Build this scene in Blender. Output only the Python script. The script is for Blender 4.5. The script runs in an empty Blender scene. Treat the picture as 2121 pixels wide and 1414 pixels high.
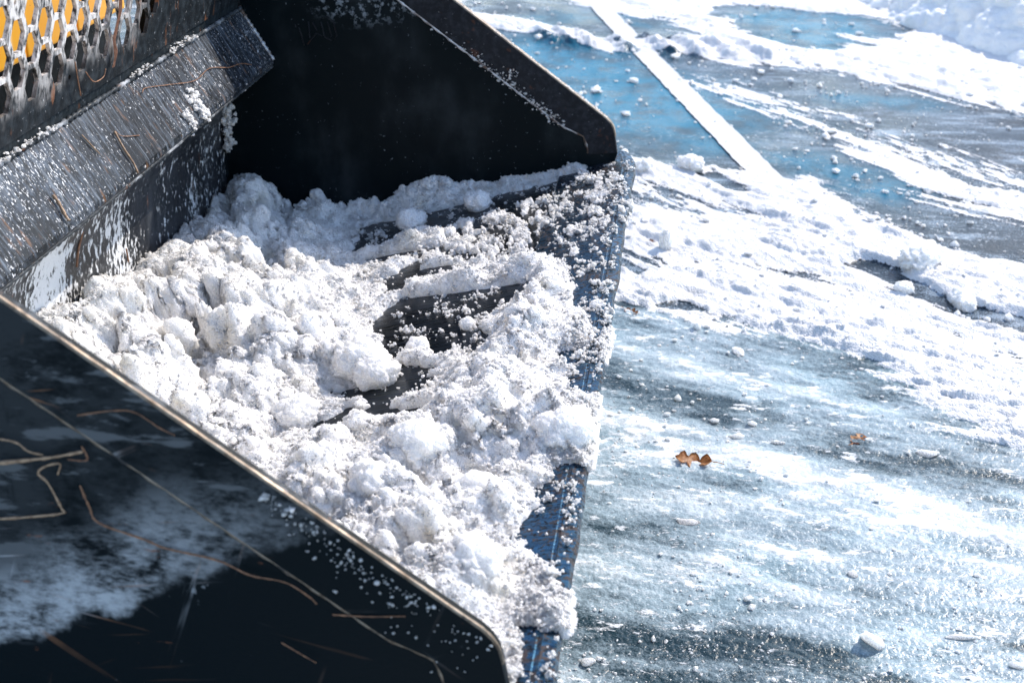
import bpy, bmesh, math, random
import numpy as np
from mathutils import Vector, Matrix

random.seed(7)
RNG = np.random.default_rng(11)
scene = bpy.context.scene
COL = scene.collection
R = math.radians

# ------------------------------------------------------------------ camera
CAM = np.array([0.0991, -1.0106, 1.300])
YAW, PITCH = 0.1305, 0.4419
cam_d = bpy.data.cameras.new('camera')
cam = bpy.data.objects.new('camera', cam_d)
COL.objects.link(cam)
cam.location = CAM
fwd = Vector((-math.sin(YAW) * math.cos(PITCH), math.cos(YAW) * math.cos(PITCH), -math.sin(PITCH)))
cam.rotation_euler = fwd.to_track_quat('-Z', 'Y').to_euler()
cam_d.sensor_width = 36.0
cam_d.lens = 2776.0 / 2121.0 * 36.0
cam_d.clip_start = 0.05
cam_d.clip_end = 600.0
cam_d.dof.use_dof = True
cam_d.dof.focus_distance = 2.12
cam_d.dof.aperture_fstop = 7.5
scene.camera = cam

# ------------------------------------------------------------------ sky, sun, exposure
SUN_ELEV, SUN_AZ = R(41.0), R(38.0)          # azimuth measured from +Y towards +X
world = bpy.data.worlds.new('World')
scene.world = world
world.use_nodes = True
wn = world.node_tree.nodes
wn.clear()
sky = wn.new('ShaderNodeTexSky')
sky.sky_type = 'NISHITA'
sky.sun_disc = False
sky.sun_elevation = SUN_ELEV
sky.sun_rotation = SUN_AZ
sky.altitude = 100.0
sky.air_density = 1.0
sky.dust_density = 0.8
sky.ozone_density = 0.7
bg = wn.new('ShaderNodeBackground')
bg.inputs['Strength'].default_value = 0.15
wo = wn.new('ShaderNodeOutputWorld')
world.node_tree.links.new(sky.outputs[0], bg.inputs[0])
world.node_tree.links.new(bg.outputs[0], wo.inputs[0])
sun_d = bpy.data.lights.new('sun', 'SUN')
sun_d.energy = 2.5
sun_d.angle = R(0.5)
sun_d.color = (1.0, 0.91, 0.81)
sun = bpy.data.objects.new('sun', sun_d)
COL.objects.link(sun)
SUNV = Vector((math.sin(SUN_AZ) * math.cos(SUN_ELEV), math.cos(SUN_AZ) * math.cos(SUN_ELEV), math.sin(SUN_ELEV)))
sun.rotation_euler = (-SUNV).to_track_quat('-Z', 'Y').to_euler()
sun.location = (3, 3, 5)
scene.view_settings.view_transform = 'Standard'
scene.view_settings.look = 'None'
scene.view_settings.gamma = 1.0
scene.view_settings.use_curve_mapping = False
scene.view_settings.exposure = 1.10

# ------------------------------------------------------------------ numpy noise
def _mix(h):
    h = h.astype(np.uint32)
    h ^= h >> np.uint32(16); h *= np.uint32(0x7feb352d)
    h ^= h >> np.uint32(15); h *= np.uint32(0x846ca68b)
    h ^= h >> np.uint32(16)
    return h

def hash3(i, j, k, seed):
    h = (i.astype(np.int64) * 73856093) ^ (j.astype(np.int64) * 19349663) ^ (k.astype(np.int64) * 83492791) ^ (seed * 2654435761)
    return _mix((h & 0xffffffff).astype(np.uint32))

def rnd3(i, j, k, seed):
    return hash3(i, j, k, seed).astype(np.float32) / np.float32(4294967296.0)

def vnoise(x, y, z=None, seed=0):
    """smooth value noise, -1..1"""
    if z is None: z = np.zeros_like(x)
    xi, yi, zi = np.floor(x), np.floor(y), np.floor(z)
    fx, fy, fz = x - xi, y - yi, z - zi
    ux, uy, uz = [f * f * f * (f * (f * 6 - 15) + 10) for f in (fx, fy, fz)]
    flat = not np.any(z)
    out = 0
    for dk in ((0,) if flat else (0, 1)):
        wz = 1.0 if flat else (uz if dk else 1 - uz)
        for dj in (0, 1):
            wy = uy if dj else 1 - uy
            for di in (0, 1):
                wx = ux if di else 1 - ux
                out = out + wx * wy * wz * rnd3(xi + di, yi + dj, zi + dk, seed)
    return out * 2 - 1

def fbm(x, y, z=None, octaves=4, seed=0, gain=0.5):
    s, a, t = 0, 1.0, 0
    f = 1.0
    for o in range(octaves):
        s = s + a * vnoise(x * f + 17.3 * o, y * f - 9.1 * o, None if z is None else z * f + 3.7 * o, seed + o)
        t += a; a *= gain; f *= 2.03
    return s / t

def billow(x, y, z=None, seed=0, fill=0.72, p=1.0):
    """rounded lumps packed side by side: 0 in the gaps, up to 1 on the lump tops"""
    two = z is None
    xi, yi = np.floor(x), np.floor(y)
    zi = np.zeros_like(xi) if two else np.floor(z)
    best = np.zeros_like(x)
    for dk in ((0,) if two else (-1, 0, 1)):
        for dj in (-1, 0, 1):
            for di in (-1, 0, 1):
                ci, cj, ck = xi + di, yi + dj, zi + dk
                h = hash3(ci, cj, ck, seed)
                px = ci + (h & np.uint32(1023)).astype(np.float32) / 1023.0
                py = cj + ((h >> np.uint32(10)) & np.uint32(1023)).astype(np.float32) / 1023.0
                rr = fill * (0.6 + 0.5 * ((h >> np.uint32(20)) & np.uint32(255)).astype(np.float32) / 255.0)
                d2 = (x - px) ** 2 + (y - py) ** 2
                if not two:
                    pz = ck + ((h >> np.uint32(24)) & np.uint32(255)).astype(np.float32) / 255.0
                    d2 = d2 + (z - pz) ** 2
                v = np.maximum(0, 1 - d2 / rr ** 2) * (rr / (fill * 1.1))
                best = np.maximum(best, v)
    return best if p == 1.0 else best ** p

def sstep(a, b, x):
    t = np.clip((x - a) / (b - a), 0, 1)
    return t * t * (3 - 2 * t)

def poly_sd(px, py, poly):
    """signed distance to a polygon, positive inside"""
    d = np.full(px.shape, 1e9)
    inside = np.zeros(px.shape, bool)
    n = len(poly)
    for a in range(n):
        ax, ay = poly[a]; bx, by = poly[(a + 1) % n]
        ex, ey = bx - ax, by - ay
        wx, wy = px - ax, py - ay
        t = np.clip((wx * ex + wy * ey) / (ex * ex + ey * ey + 1e-12), 0, 1)
        d = np.minimum(d, (wx - ex * t) ** 2 + (wy - ey * t) ** 2)
        c = (ay > py) != (by > py)
        xx = ax + (py - ay) / (by - ay + 1e-12) * ex
        inside ^= c & (px < xx)
    d = np.sqrt(d)
    return np.where(inside, d, -d)

def line_d(px, py, pts):
    d = np.full(px.shape, 1e9)
    for (ax, ay), (bx, by) in zip(pts[:-1], pts[1:]):
        ex, ey = bx - ax, by - ay
        t = np.clip(((px - ax) * ex + (py - ay) * ey) / (ex * ex + ey * ey + 1e-12), 0, 1)
        d = np.minimum(d, (px - ax - ex * t) ** 2 + (py - ay - ey * t) ** 2)
    return np.sqrt(d)

# ------------------------------------------------------------------ object helpers
def tag(o, label=None, cat=None, group=None, kind=None):
    if label: o['label'] = label
    if cat: o['category'] = cat
    if group: o['group'] = group
    if kind: o['kind'] = kind
    return o

def empty(name, loc):
    o = bpy.data.objects.new(name, None)
    o.location = loc
    o.empty_display_size = 0.1
    COL.objects.link(o)
    return o

def make(name, verts, faces, mat, parent=None, origin=None, smooth=False):
    """one mesh object; verts are world points, stored relative to the parent thing (or origin)"""
    off = Vector((0, 0, 0))
    if parent is not None:
        q = parent
        while q is not None:
            off = off + Vector(q.location); q = q.parent
    elif origin is not None:
        off = Vector(origin)
    v = np.asarray(verts, dtype=np.float32).reshape(-1, 3) - np.array(off, dtype=np.float32)
    me = bpy.data.meshes.new(name)
    if isinstance(faces, np.ndarray):
        n, k = faces.shape
        me.vertices.add(len(v)); me.vertices.foreach_set('co', v.ravel())
        me.loops.add(n * k); me.loops.foreach_set('vertex_index', faces.astype(np.int32).ravel())
        me.polygons.add(n); me.polygons.foreach_set('loop_start', np.arange(0, n * k, k, dtype=np.int32))
        me.update(calc_edges=True)
    else:
        me.from_pydata(v.tolist(), [], faces)
        me.update()
    me.polygons.foreach_set('use_smooth', np.full(len(me.polygons), smooth))
    me.materials.append(mat)
    o = bpy.data.objects.new(name, me)
    COL.objects.link(o)
    if parent is not None: o.parent = parent
    elif origin is not None: o.location = origin
    return o

def attr(o, name, vals):
    a = o.data.attributes.new(name, 'FLOAT', 'POINT')
    a.data.foreach_set('value', np.asarray(vals, dtype=np.float32))

def make_bm(name, bm, mat, parent=None, origin=None, smooth=False):
    bmesh.ops.recalc_face_normals(bm, faces=bm.faces)
    bm.verts.index_update()
    vs = [tuple(v.co) for v in bm.verts]
    fs = [[v.index for v in f.verts] for f in bm.faces]
    bm.free()
    return make(name, vs, fs, mat, parent, origin, smooth)

def bevel_edges(bm, w, seg=2):
    es = [e for e in bm.edges if len(e.link_faces) == 2 and e.calc_face_angle(0) > 0.5]
    bmesh.ops.bevel(bm, geom=es, offset=w, segments=seg, affect='EDGES', profile=0.6, clamp_overlap=True)

def box_bm(c, s, bev=0.0, rot=None, bm=None):
    b = bm or bmesh.new()
    m = Matrix.Translation(c) @ (rot.to_4x4() if rot else Matrix.Identity(4)) @ Matrix.Diagonal((s[0], s[1], s[2], 1))
    r = bmesh.ops.create_cube(b, size=1.0, matrix=m)
    if bev and bm is None: bevel_edges(b, bev)
    return b

def tube(pts, rad, n=6, jitter=0.0, flat=1.0):
    """tube through points; rad is a number or a list"""
    P = [Vector(p) for p in pts]
    rads = [rad] * len(P) if not hasattr(rad, '__len__') else list(rad)
    vs, fs = [], []
    up = Vector((0.31, 0.2, 0.93)).normalized()
    for i, p in enumerate(P):
        t = (P[min(i + 1, len(P) - 1)] - P[max(i - 1, 0)]).normalized()
        a = t.cross(up).normalized(); b = a.cross(t)
        for k in range(n):
            an = 2 * math.pi * k / n
            r = rads[i] * (1 + jitter * (random.random() - 0.5))
            vs.append(p + a * math.cos(an) * r + b * math.sin(an) * r * flat)
    for i in range(len(P) - 1):
        for k in range(n):
            fs.append([i * n + k, i * n + (k + 1) % n, (i + 1) * n + (k + 1) % n, (i + 1) * n + k])
    fs.append(list(range(n))[::-1]); fs.append([(len(P) - 1) * n + k for k in range(n)])
    return vs, fs

def smooth_path(pts, n=8):
    """Catmull-Rom through control points"""
    P = [np.array(p, float) for p in pts]
    P = [2 * P[0] - P[1]] + P + [2 * P[-1] - P[-2]]
    out = []
    for i in range(1, len(P) - 2):
        for k in range(n):
            t = k / n
            out.append(0.5 * ((2 * P[i]) + (P[i + 1] - P[i - 1]) * t + (2 * P[i - 1] - 5 * P[i] + 4 * P[i + 1] - P[i + 2]) * t * t
                              + (3 * P[i] - P[i - 1] - 3 * P[i + 1] + P[i + 2]) * t ** 3))
    out.append(P[-2])
    return out

def grid_faces(nu, nv):
    i = np.arange(nu * nv).reshape(nu, nv)
    return np.stack([i[:-1, :-1], i[1:, :-1], i[1:, 1:], i[:-1, 1:]], -1).reshape(-1, 4)

def grid_normals(P):
    du = np.gradient(P, axis=0); dv = np.gradient(P, axis=1)
    n = np.cross(du, dv)
    return n / (np.linalg.norm(n, axis=-1, keepdims=True) + 1e-12)

# ------------------------------------------------------------------ materials
class NT:
    """small helper to write node trees"""
    def __init__(self, name):
        self.m = bpy.data.materials.new(name)
        self.m.use_nodes = True
        self.t = self.m.node_tree
        self.t.nodes.clear()
        self.out = self.t.nodes.new('ShaderNodeOutputMaterial')
        self.tc = self.t.nodes.new('ShaderNodeTexCoord')
    def link(self, a, b): self.t.links.new(a, b)
    def put(self, sock, v):
        if isinstance(v, bpy.types.NodeSocket): self.link(v, sock)
        elif v is not None:
            if sock.type == 'RGBA' and len(v) == 3: v = (*v, 1)
            sock.default_value = v
    def obj(self): return self.tc.outputs['Object']
    def mapping(self, scale=(1, 1, 1), rot=(0, 0, 0), loc=(0, 0, 0), vec=None):
        n = self.t.nodes.new('ShaderNodeMapping')
        self.put(n.inputs['Vector'], vec or self.obj())
        n.inputs['Scale'].default_value = scale; n.inputs['Rotation'].default_value = rot; n.inputs['Location'].default_value = loc
        return n.outputs[0]
    def noise(self, scale, detail=4, rough=0.55, vec=None, dist=0.0):
        n = self.t.nodes.new('ShaderNodeTexNoise')
        n.inputs['Scale'].default_value = scale; n.inputs['Detail'].default_value = detail
        n.inputs['Roughness'].default_value = rough; n.inputs['Distortion'].default_value = dist
        self.put(n.inputs['Vector'], vec or self.obj())
        return n.outputs['Fac']
    def voronoi(self, scale, vec=None, feature='F1', out='Distance'):
        n = self.t.nodes.new('ShaderNodeTexVoronoi'); n.feature = feature
        n.inputs['Scale'].default_value = scale
        self.put(n.inputs['Vector'], vec or self.obj())
        return n.outputs[out]
    def math(self, op, a, b=None, clamp=False):
        n = self.t.nodes.new('ShaderNodeMath'); n.operation = op; n.use_clamp = clamp
        self.put(n.inputs[0], a)
        if b is not None: self.put(n.inputs[1], b)
        return n.outputs[0]
    def ramp(self, v, a, b, lo=0.0, hi=1.0, smooth=True):
        n = self.t.nodes.new('ShaderNodeMapRange')
        if smooth: n.interpolation_type = 'SMOOTHSTEP'
        self.put(n.inputs[0], v)
        for k, q in zip((1, 2, 3, 4), (a, b, lo, hi)): n.inputs[k].default_value = q
        return n.outputs[0]
    def mix(self, f, a, b):
        n = self.t.nodes.new('ShaderNodeMix'); n.data_type = 'RGBA'
        self.put(n.inputs['Factor'], f); self.put(n.inputs['A'] if False else n.inputs[6], a); self.put(n.inputs[7], b)
        return n.outputs[2]
    def mixf(self, f, a, b):
        n = self.t.nodes.new('ShaderNodeMix')
        self.put(n.inputs[0], f); self.put(n.inputs[2], a); self.put(n.inputs[3], b)
        return n.outputs[0]
    def attr(self, name):
        n = self.t.nodes.new('ShaderNodeAttribute'); n.attribute_name = name
        return n.outputs['Fac']
    def sep(self, vec=None):
        n = self.t.nodes.new('ShaderNodeSeparateXYZ'); self.put(n.inputs[0], vec or self.obj())
        return n.outputs
    def bump(self, h, dist, strength=1.0, normal=None):
        n = self.t.nodes.new('ShaderNodeBump')
        self.put(n.inputs['Height'], h); n.inputs['Distance'].default_value = dist; n.inputs['Strength'].default_value = strength
        if normal is not None: self.link(normal, n.inputs['Normal'])
        return n.outputs[0]
    def bsdf(self, color, rough=0.5, metal=0.0, normal=None, **kw):
        n = self.t.nodes.new('ShaderNodeBsdfPrincipled')
        self.put(n.inputs['Base Color'], color); self.put(n.inputs['Roughness'], rough); self.put(n.inputs['Metallic'], metal)
        if normal is not None: self.link(normal, n.inputs['Normal'])
        for k, v in kw.items(): self.put(n.inputs[k.replace('_', ' ')], v)
        return n.outputs[0]
    def mixs(self, f, a, b):
        n = self.t.nodes.new('ShaderNodeMixShader')
        self.put(n.inputs[0], f); self.link(a, n.inputs[1]); self.link(b, n.inputs[2])
        return n.outputs[0]
    def done(self, s):
        self.link(s, self.out.inputs['Surface']); return self.m

def mat_snow(name, dirt=1.0, grain=280.0, sss=0.75, deep=0.028):
    n = NT(name)
    big = n.noise(9, 5)
    spot = n.ramp(n.noise(13, 5, vec=n.mapping(loc=(3.1, 1.7, 0.4))), 0.53, 0.72)
    fine = n.noise(160, 3)
    c = n.mix(n.ramp(big, 0.35, 0.7), (0.93, 0.91, 0.885), (0.95, 0.92, 0.89))
    c = n.mix(n.math('MULTIPLY', spot, 0.60 * dirt), c, (0.66, 0.61, 0.49))
    c = n.mix(n.math('MULTIPLY', n.ramp(fine, 0.5, 0.8), 0.16), c, (0.72, 0.76, 0.79))
    pep = n.ramp(n.voronoi(70), 0.02, 0.035, 1.0, 0.0)
    pk = n.math('MULTIPLY', pep, n.ramp(n.noise(25, 2), 0.70, 0.76))
    c = n.mix(n.math('MULTIPLY', pk, 0.8), c, (0.05, 0.045, 0.04))
    v1 = n.voronoi(grain); v2 = n.voronoi(grain * 2.3)
    h = n.math('ADD', n.math('MULTIPLY', v1, -1.0), n.math('MULTIPLY', v2, -0.45))
    h = n.math('ADD', h, n.math('MULTIPLY', n.noise(grain * 0.4, 3), 1.2))
    nb = n.bump(h, 0.0026, 0.9)
    rough = n.mixf(n.ramp(n.voronoi(grain * 1.1, out='Color'), 0.0, 1.0), 0.2, 0.75)
    s = n.bsdf(c, rough, 0.0, nb, Subsurface_Weight=sss, Subsurface_Radius=(1.0, 1.0, 0.95), Subsurface_Scale=deep,
               Specular_IOR_Level=0.35)
    return n.done(s)

def mat_paint(name, base=(0.004, 0.006, 0.008), rough=0.42, speck=0.3, rust=0.25, streak=(1, 1, 1), pale_layer=0.0, bump=0.6):
    """old black paint: fine orange peel, rust freckles, dried salt specks"""
    n = NT(name)
    mv = n.mapping(scale=streak)
    big = n.noise(6, 5)
    fine = n.noise(90, 5, vec=mv)
    c = n.mix(n.ramp(fine, 0.4, 0.75), base, tuple(x * 1.9 + 0.003 for x in base))
    rr = n.math('MULTIPLY', n.ramp(n.noise(38, 5, vec=n.mapping(scale=streak, loc=(4, 2, 1))), 0.62, 0.70), rust)
    c = n.mix(rr, c, (0.16, 0.06, 0.025))
    sp = n.ramp(n.noise(150, 4, 0.65, vec=mv), 0.64, 0.70)
    sp = n.math('MULTIPLY', sp, n.ramp(n.noise(7, 4, vec=n.mapping(loc=(1, 5, 2))), 0.40, 0.62))
    f = n.math('MULTIPLY', sp, speck)
    if pale_layer:
        f = n.math('MAXIMUM', f, n.math('MULTIPLY', n.ramp(n.noise(11, 6, 0.62, vec=n.mapping(loc=(7, 1, 3))), 0.5, 0.75), pale_layer))
    c = n.mix(f, c, (0.55, 0.58, 0.62))
    r = n.mixf(f, n.mixf(n.ramp(big, 0.35, 0.7), rough * 0.8, rough * 1.25), 0.75)
    h = n.math('ADD', n.math('MULTIPLY', fine, 0.6), n.math('MULTIPLY', f, 0.8))
    return n.done(n.bsdf(c, r, 0.0, n.bump(h, 0.0012, bump), Specular_IOR_Level=0.07))

# ================================================================== the bucket's own frame
# across = +Y (near plate at Y=0, far plate at Y=1.75), forward = +X, cutting edge at X=0, lifted EDGE_Z off the ground
EDGE_Z = 0.43
TILT = R(15.0)                                  # the bucket is curled back
CT, ST = math.cos(TILT), math.sin(TILT)
WIDTH = 1.75
def W(across, y, z): return (y, across, z + EDGE_Z)
def FL(across, t, d): return (-t * CT - d * ST, across, -t * ST + d * CT + EDGE_Z)      # t back along the floor, d above it
ROOT = (-0.45, 0.875, 0.20)

def prof_sheet(pts, x0, x1, nx=2):
    """open profile (y,z) swept across, as a closed sheet given (outer, inner) polylines"""
    n = len(pts)
    vs, fs = [], []
    for i in range(nx):
        a = x0 + (x1 - x0) * i / (nx - 1)
        vs += [W(a, *p) for p in pts]
    for i in range(nx - 1):
        for k in range(n):
            k2 = (k + 1) % n
            fs.append([i * n + k, i * n + k2, (i + 1) * n + k2, (i + 1) * n + k])
    fs.append(list(range(n))); fs.append([(nx - 1) * n + k for k in range(n)][::-1])
    return vs, fs

def offset_line(pts, d):
    """polyline offset to the left by d"""
    P = [np.array(p, float) for p in pts]
    out = []
    for i in range(len(P)):
        t = P[min(i + 1, len(P) - 1)] - P[max(i - 1, 0)]
        t /= np.linalg.norm(t)
        out.append(tuple(P[i] + d * np.array([-t[1], t[0]])))
    return out

def sheet_part(name, pts, thick, mat, parent, x0=0.0105, x1=1.7395, smooth=False):
    poly = list(pts) + offset_line(pts, thick)[::-1]
    bm = bmesh.new()
    vs, fs = prof_sheet(poly, x0, x1)
    bv = [bm.verts.new(v) for v in vs]
    for f in fs: bm.faces.new([bv[i] for i in f])
    return make_bm(name, bm, mat, parent, smooth=smooth)

# ------------------------------------------------------------------ bucket materials
def mat_floor():
    n = NT('worn_floor_steel')
    mv = n.mapping(scale=(0.035, 1, 0.035))
    s1 = n.noise(160, 4, vec=mv); s2 = n.noise(620, 3, vec=n.mapping(scale=(0.02, 1, 0.02)))
    h = n.math('ADD', s1, n.math('MULTIPLY', s2, 0.5))
    c = n.mix(n.ramp(s2, 0.4, 0.75), (0.012, 0.016, 0.022), (0.055, 0.075, 0.10))
    c = n.mix(n.ramp(n.noise(9, 4), 0.5, 0.8), c, (0.008, 0.010, 0.013))
    rough = n.mixf(n.ramp(s1, 0.3, 0.7), 0.2, 0.42)
    return n.done(n.bsdf(c, rough, 0.85, n.bump(h, 0.0006, 0.7)))

def mat_edge():
    n = NT('cutting_edge_steel')
    s = n.noise(55, 5, 0.6); f = n.noise(300, 4, vec=n.mapping(scale=(0.15, 1, 0.15)))
    c = n.mix(n.ramp(f, 0.3, 0.7), (0.012, 0.040, 0.070), (0.04, 0.115, 0.19))  # the sky's blue reflection is put into the steel's base colour
    rust = n.ramp(n.math('ADD', n.noise(120, 5, 0.65), n.math('MULTIPLY', n.noise(12, 4), 0.4)), 0.72, 0.80)
    c = n.mix(rust, c, (0.030, 0.018, 0.017))
    pit = n.ramp(n.noise(230, 3, vec=n.mapping(loc=(2, 2, 5), scale=(0.6, 1, 0.6))), 0.53, 0.60)
    c = n.mix(pit, c, (0.015, 0.015, 0.018))
    rough = n.mixf(n.math('MAXIMUM', rust, pit), n.mixf(n.ramp(s, 0.3, 0.7), 0.22, 0.4), 0.7)
    metal = n.math('SUBTRACT', 0.9, n.math('MULTIPLY', rust, 0.8))
    return n.done(n.bsdf(c, rough, metal, n.bump(n.math('ADD', f, n.math('MULTIPLY', pit, -1.0)), 0.0004, 0.5)))

def mat_bare(name='scraped_edge_steel'):
    n = NT(name)
    f = n.noise(60, 6, 0.7)
    c = n.mix(n.ramp(f, 0.35, 0.7), (0.24, 0.20, 0.16), (0.12, 0.08, 0.05))
    c = n.mix(n.ramp(n.noise(30, 4), 0.55, 0.7), c, (0.03, 0.03, 0.032))
    return n.done(n.bsdf(c, n.mixf(f, 0.3, 0.6), 0.6, n.bump(f, 0.001, 0.6)))

def mat_step():
    """abraded slope: streaks and frost beads run down the slope"""
    n = NT('abraded_slope_paint')
    rot = n.mapping(rot=(0, R(31.3), 0))
    a = n.mapping(scale=(1, 1, 0.32), vec=rot)
    b = n.mapping(scale=(1, 1, 0.5), vec=rot)
    s1 = n.noise(190, 5, 0.6, vec=a); s2 = n.noise(330, 4, 0.6, vec=b)
    big = n.noise(5.0, 4)
    wear = n.ramp(n.math('ADD', s1, n.math('MULTIPLY', big, 0.55)), 0.74, 1.0)
    c = n.mix(wear, (0.006, 0.008, 0.011), (0.055, 0.07, 0.095))
    lg = n.noise(120, 6, 0.7, vec=n.mapping(scale=(1, 1, 0.06), vec=rot, loc=(1, 5, 2)))
    c = n.mix(n.math('MULTIPLY', n.ramp(n.math('ADD', lg, n.math('MULTIPLY', n.noise(3.5, 3), 0.5)), 0.70, 0.95), 0.55), c, (0.22, 0.26, 0.31))
    warm = n.ramp(n.noise(60, 4, vec=n.mapping(scale=(1, 1, 0.3), vec=rot, loc=(3, 3, 3))), 0.6, 0.72)
    c = n.mix(n.math('MULTIPLY', warm, 0.5), c, (0.22, 0.11, 0.05))
    spk = n.ramp(n.math('ADD', s2, n.math('MULTIPLY', big, 0.34)), 0.79, 0.85)
    c = n.mix(spk, c, (0.72, 0.74, 0.77))
    fr = n.ramp(n.noise(14, 6, 0.65, vec=n.mapping(loc=(6, 2, 1), vec=rot)), 0.63, 0.72)
    c = n.mix(n.math('MULTIPLY', fr, n.ramp(n.noise(120, 4), 0.4, 0.55)), c, (0.82, 0.84, 0.86))
    rough = n.mixf(spk, n.mixf(wear, 0.36, 0.46), 0.7)
    h = n.math('ADD', n.math('MULTIPLY', s1, 1.0), n.math('MULTIPLY', spk, 0.9))
    return n.done(n.bsdf(c, rough, n.math('MULTIPLY', wear, 0.45), n.bump(h, 0.0016, 0.8), Specular_IOR_Level=0.22))

def mat_lower_back():
    n = NT('salt_spattered_paint')
    run = n.mapping(scale=(1, 1, 0.35))
    s = n.noise(95, 6, 0.68, vec=n.mapping(scale=(1, 1, 0.6))); big = n.noise(6, 5, 0.6, vec=run)
    side = n.ramp(n.sep()[1], -0.25, 0.45, 0.10, -0.02)
    m = n.ramp(n.math('ADD', n.math('ADD', s, n.math('MULTIPLY', big, 0.7)), side), 0.90, 0.98)
    pale_layer = n.ramp(n.noise(18, 5, vec=run), 0.4, 0.75)
    c = n.mix(n.math('MULTIPLY', pale_layer, 0.5), (0.014, 0.016, 0.02), (0.09, 0.1, 0.115))
    rust = n.ramp(n.noise(26, 4, vec=n.mapping(scale=(1, 1.6, 0.22), loc=(2, 7, 3))), 0.66, 0.72)
    c = n.mix(rust, c, (0.17, 0.075, 0.04))
    c = n.mix(m, c, (0.74, 0.76, 0.78))
    return n.done(n.bsdf(c, n.mixf(m, 0.4, 0.8), 0.0, n.bump(n.math('ADD', s, n.math('MULTIPLY', m, 0.8)), 0.002, 0.7)))

def mat_guard():
    n = NT('salt_worn_guard_paint')
    o = n.sep()
    hi = n.ramp(n.math('ADD', o[2], n.math('MULTIPLY', n.noise(22, 4), 0.10)), 0.625, 0.70)
    lt = n.ramp(n.math('ADD', o[1], n.math('MULTIPLY', n.noise(9, 4, vec=n.mapping(loc=(1, 1, 1))), 0.3)), 0.55, 0.22)
    f = n.noise(140, 5, 0.65, vec=n.mapping(scale=(1, 1, 0.4)))
    m = n.math('MULTIPLY', hi, lt)
    m = n.math('MULTIPLY', m, n.ramp(n.math('ADD', f, n.math('MULTIPLY', n.noise(34, 5), 0.8)), 0.72, 1.02))
    spk = n.ramp(n.noise(170, 4, 0.62, vec=n.mapping(scale=(1, 1, 0.6), loc=(5, 5, 5))), 0.665, 0.70)
    rust = n.ramp(n.noise(30, 5, 0.6, vec=n.mapping(scale=(1, 1.5, 0.35), loc=(2, 3, 1))), 0.63, 0.70)
    c = n.mix(n.ramp(n.noise(50, 4), 0.4, 0.7), (0.011, 0.014, 0.017), (0.03, 0.038, 0.045))
    c = n.mix(n.math('MULTIPLY', rust, 0.7), c, (0.24, 0.10, 0.045))
    c = n.mix(m, c, (0.66, 0.64, 0.63))
    c = n.mix(n.math('MULTIPLY', spk, 0.7), c, (0.68, 0.7, 0.72))
    w = n.math('MAXIMUM', m, spk)
    return n.done(n.bsdf(c, n.mixf(w, 0.40, 0.6), 0.0, n.bump(n.math('ADD', f, w), 0.001, 0.6), Specular_IOR_Level=0.2))

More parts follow.
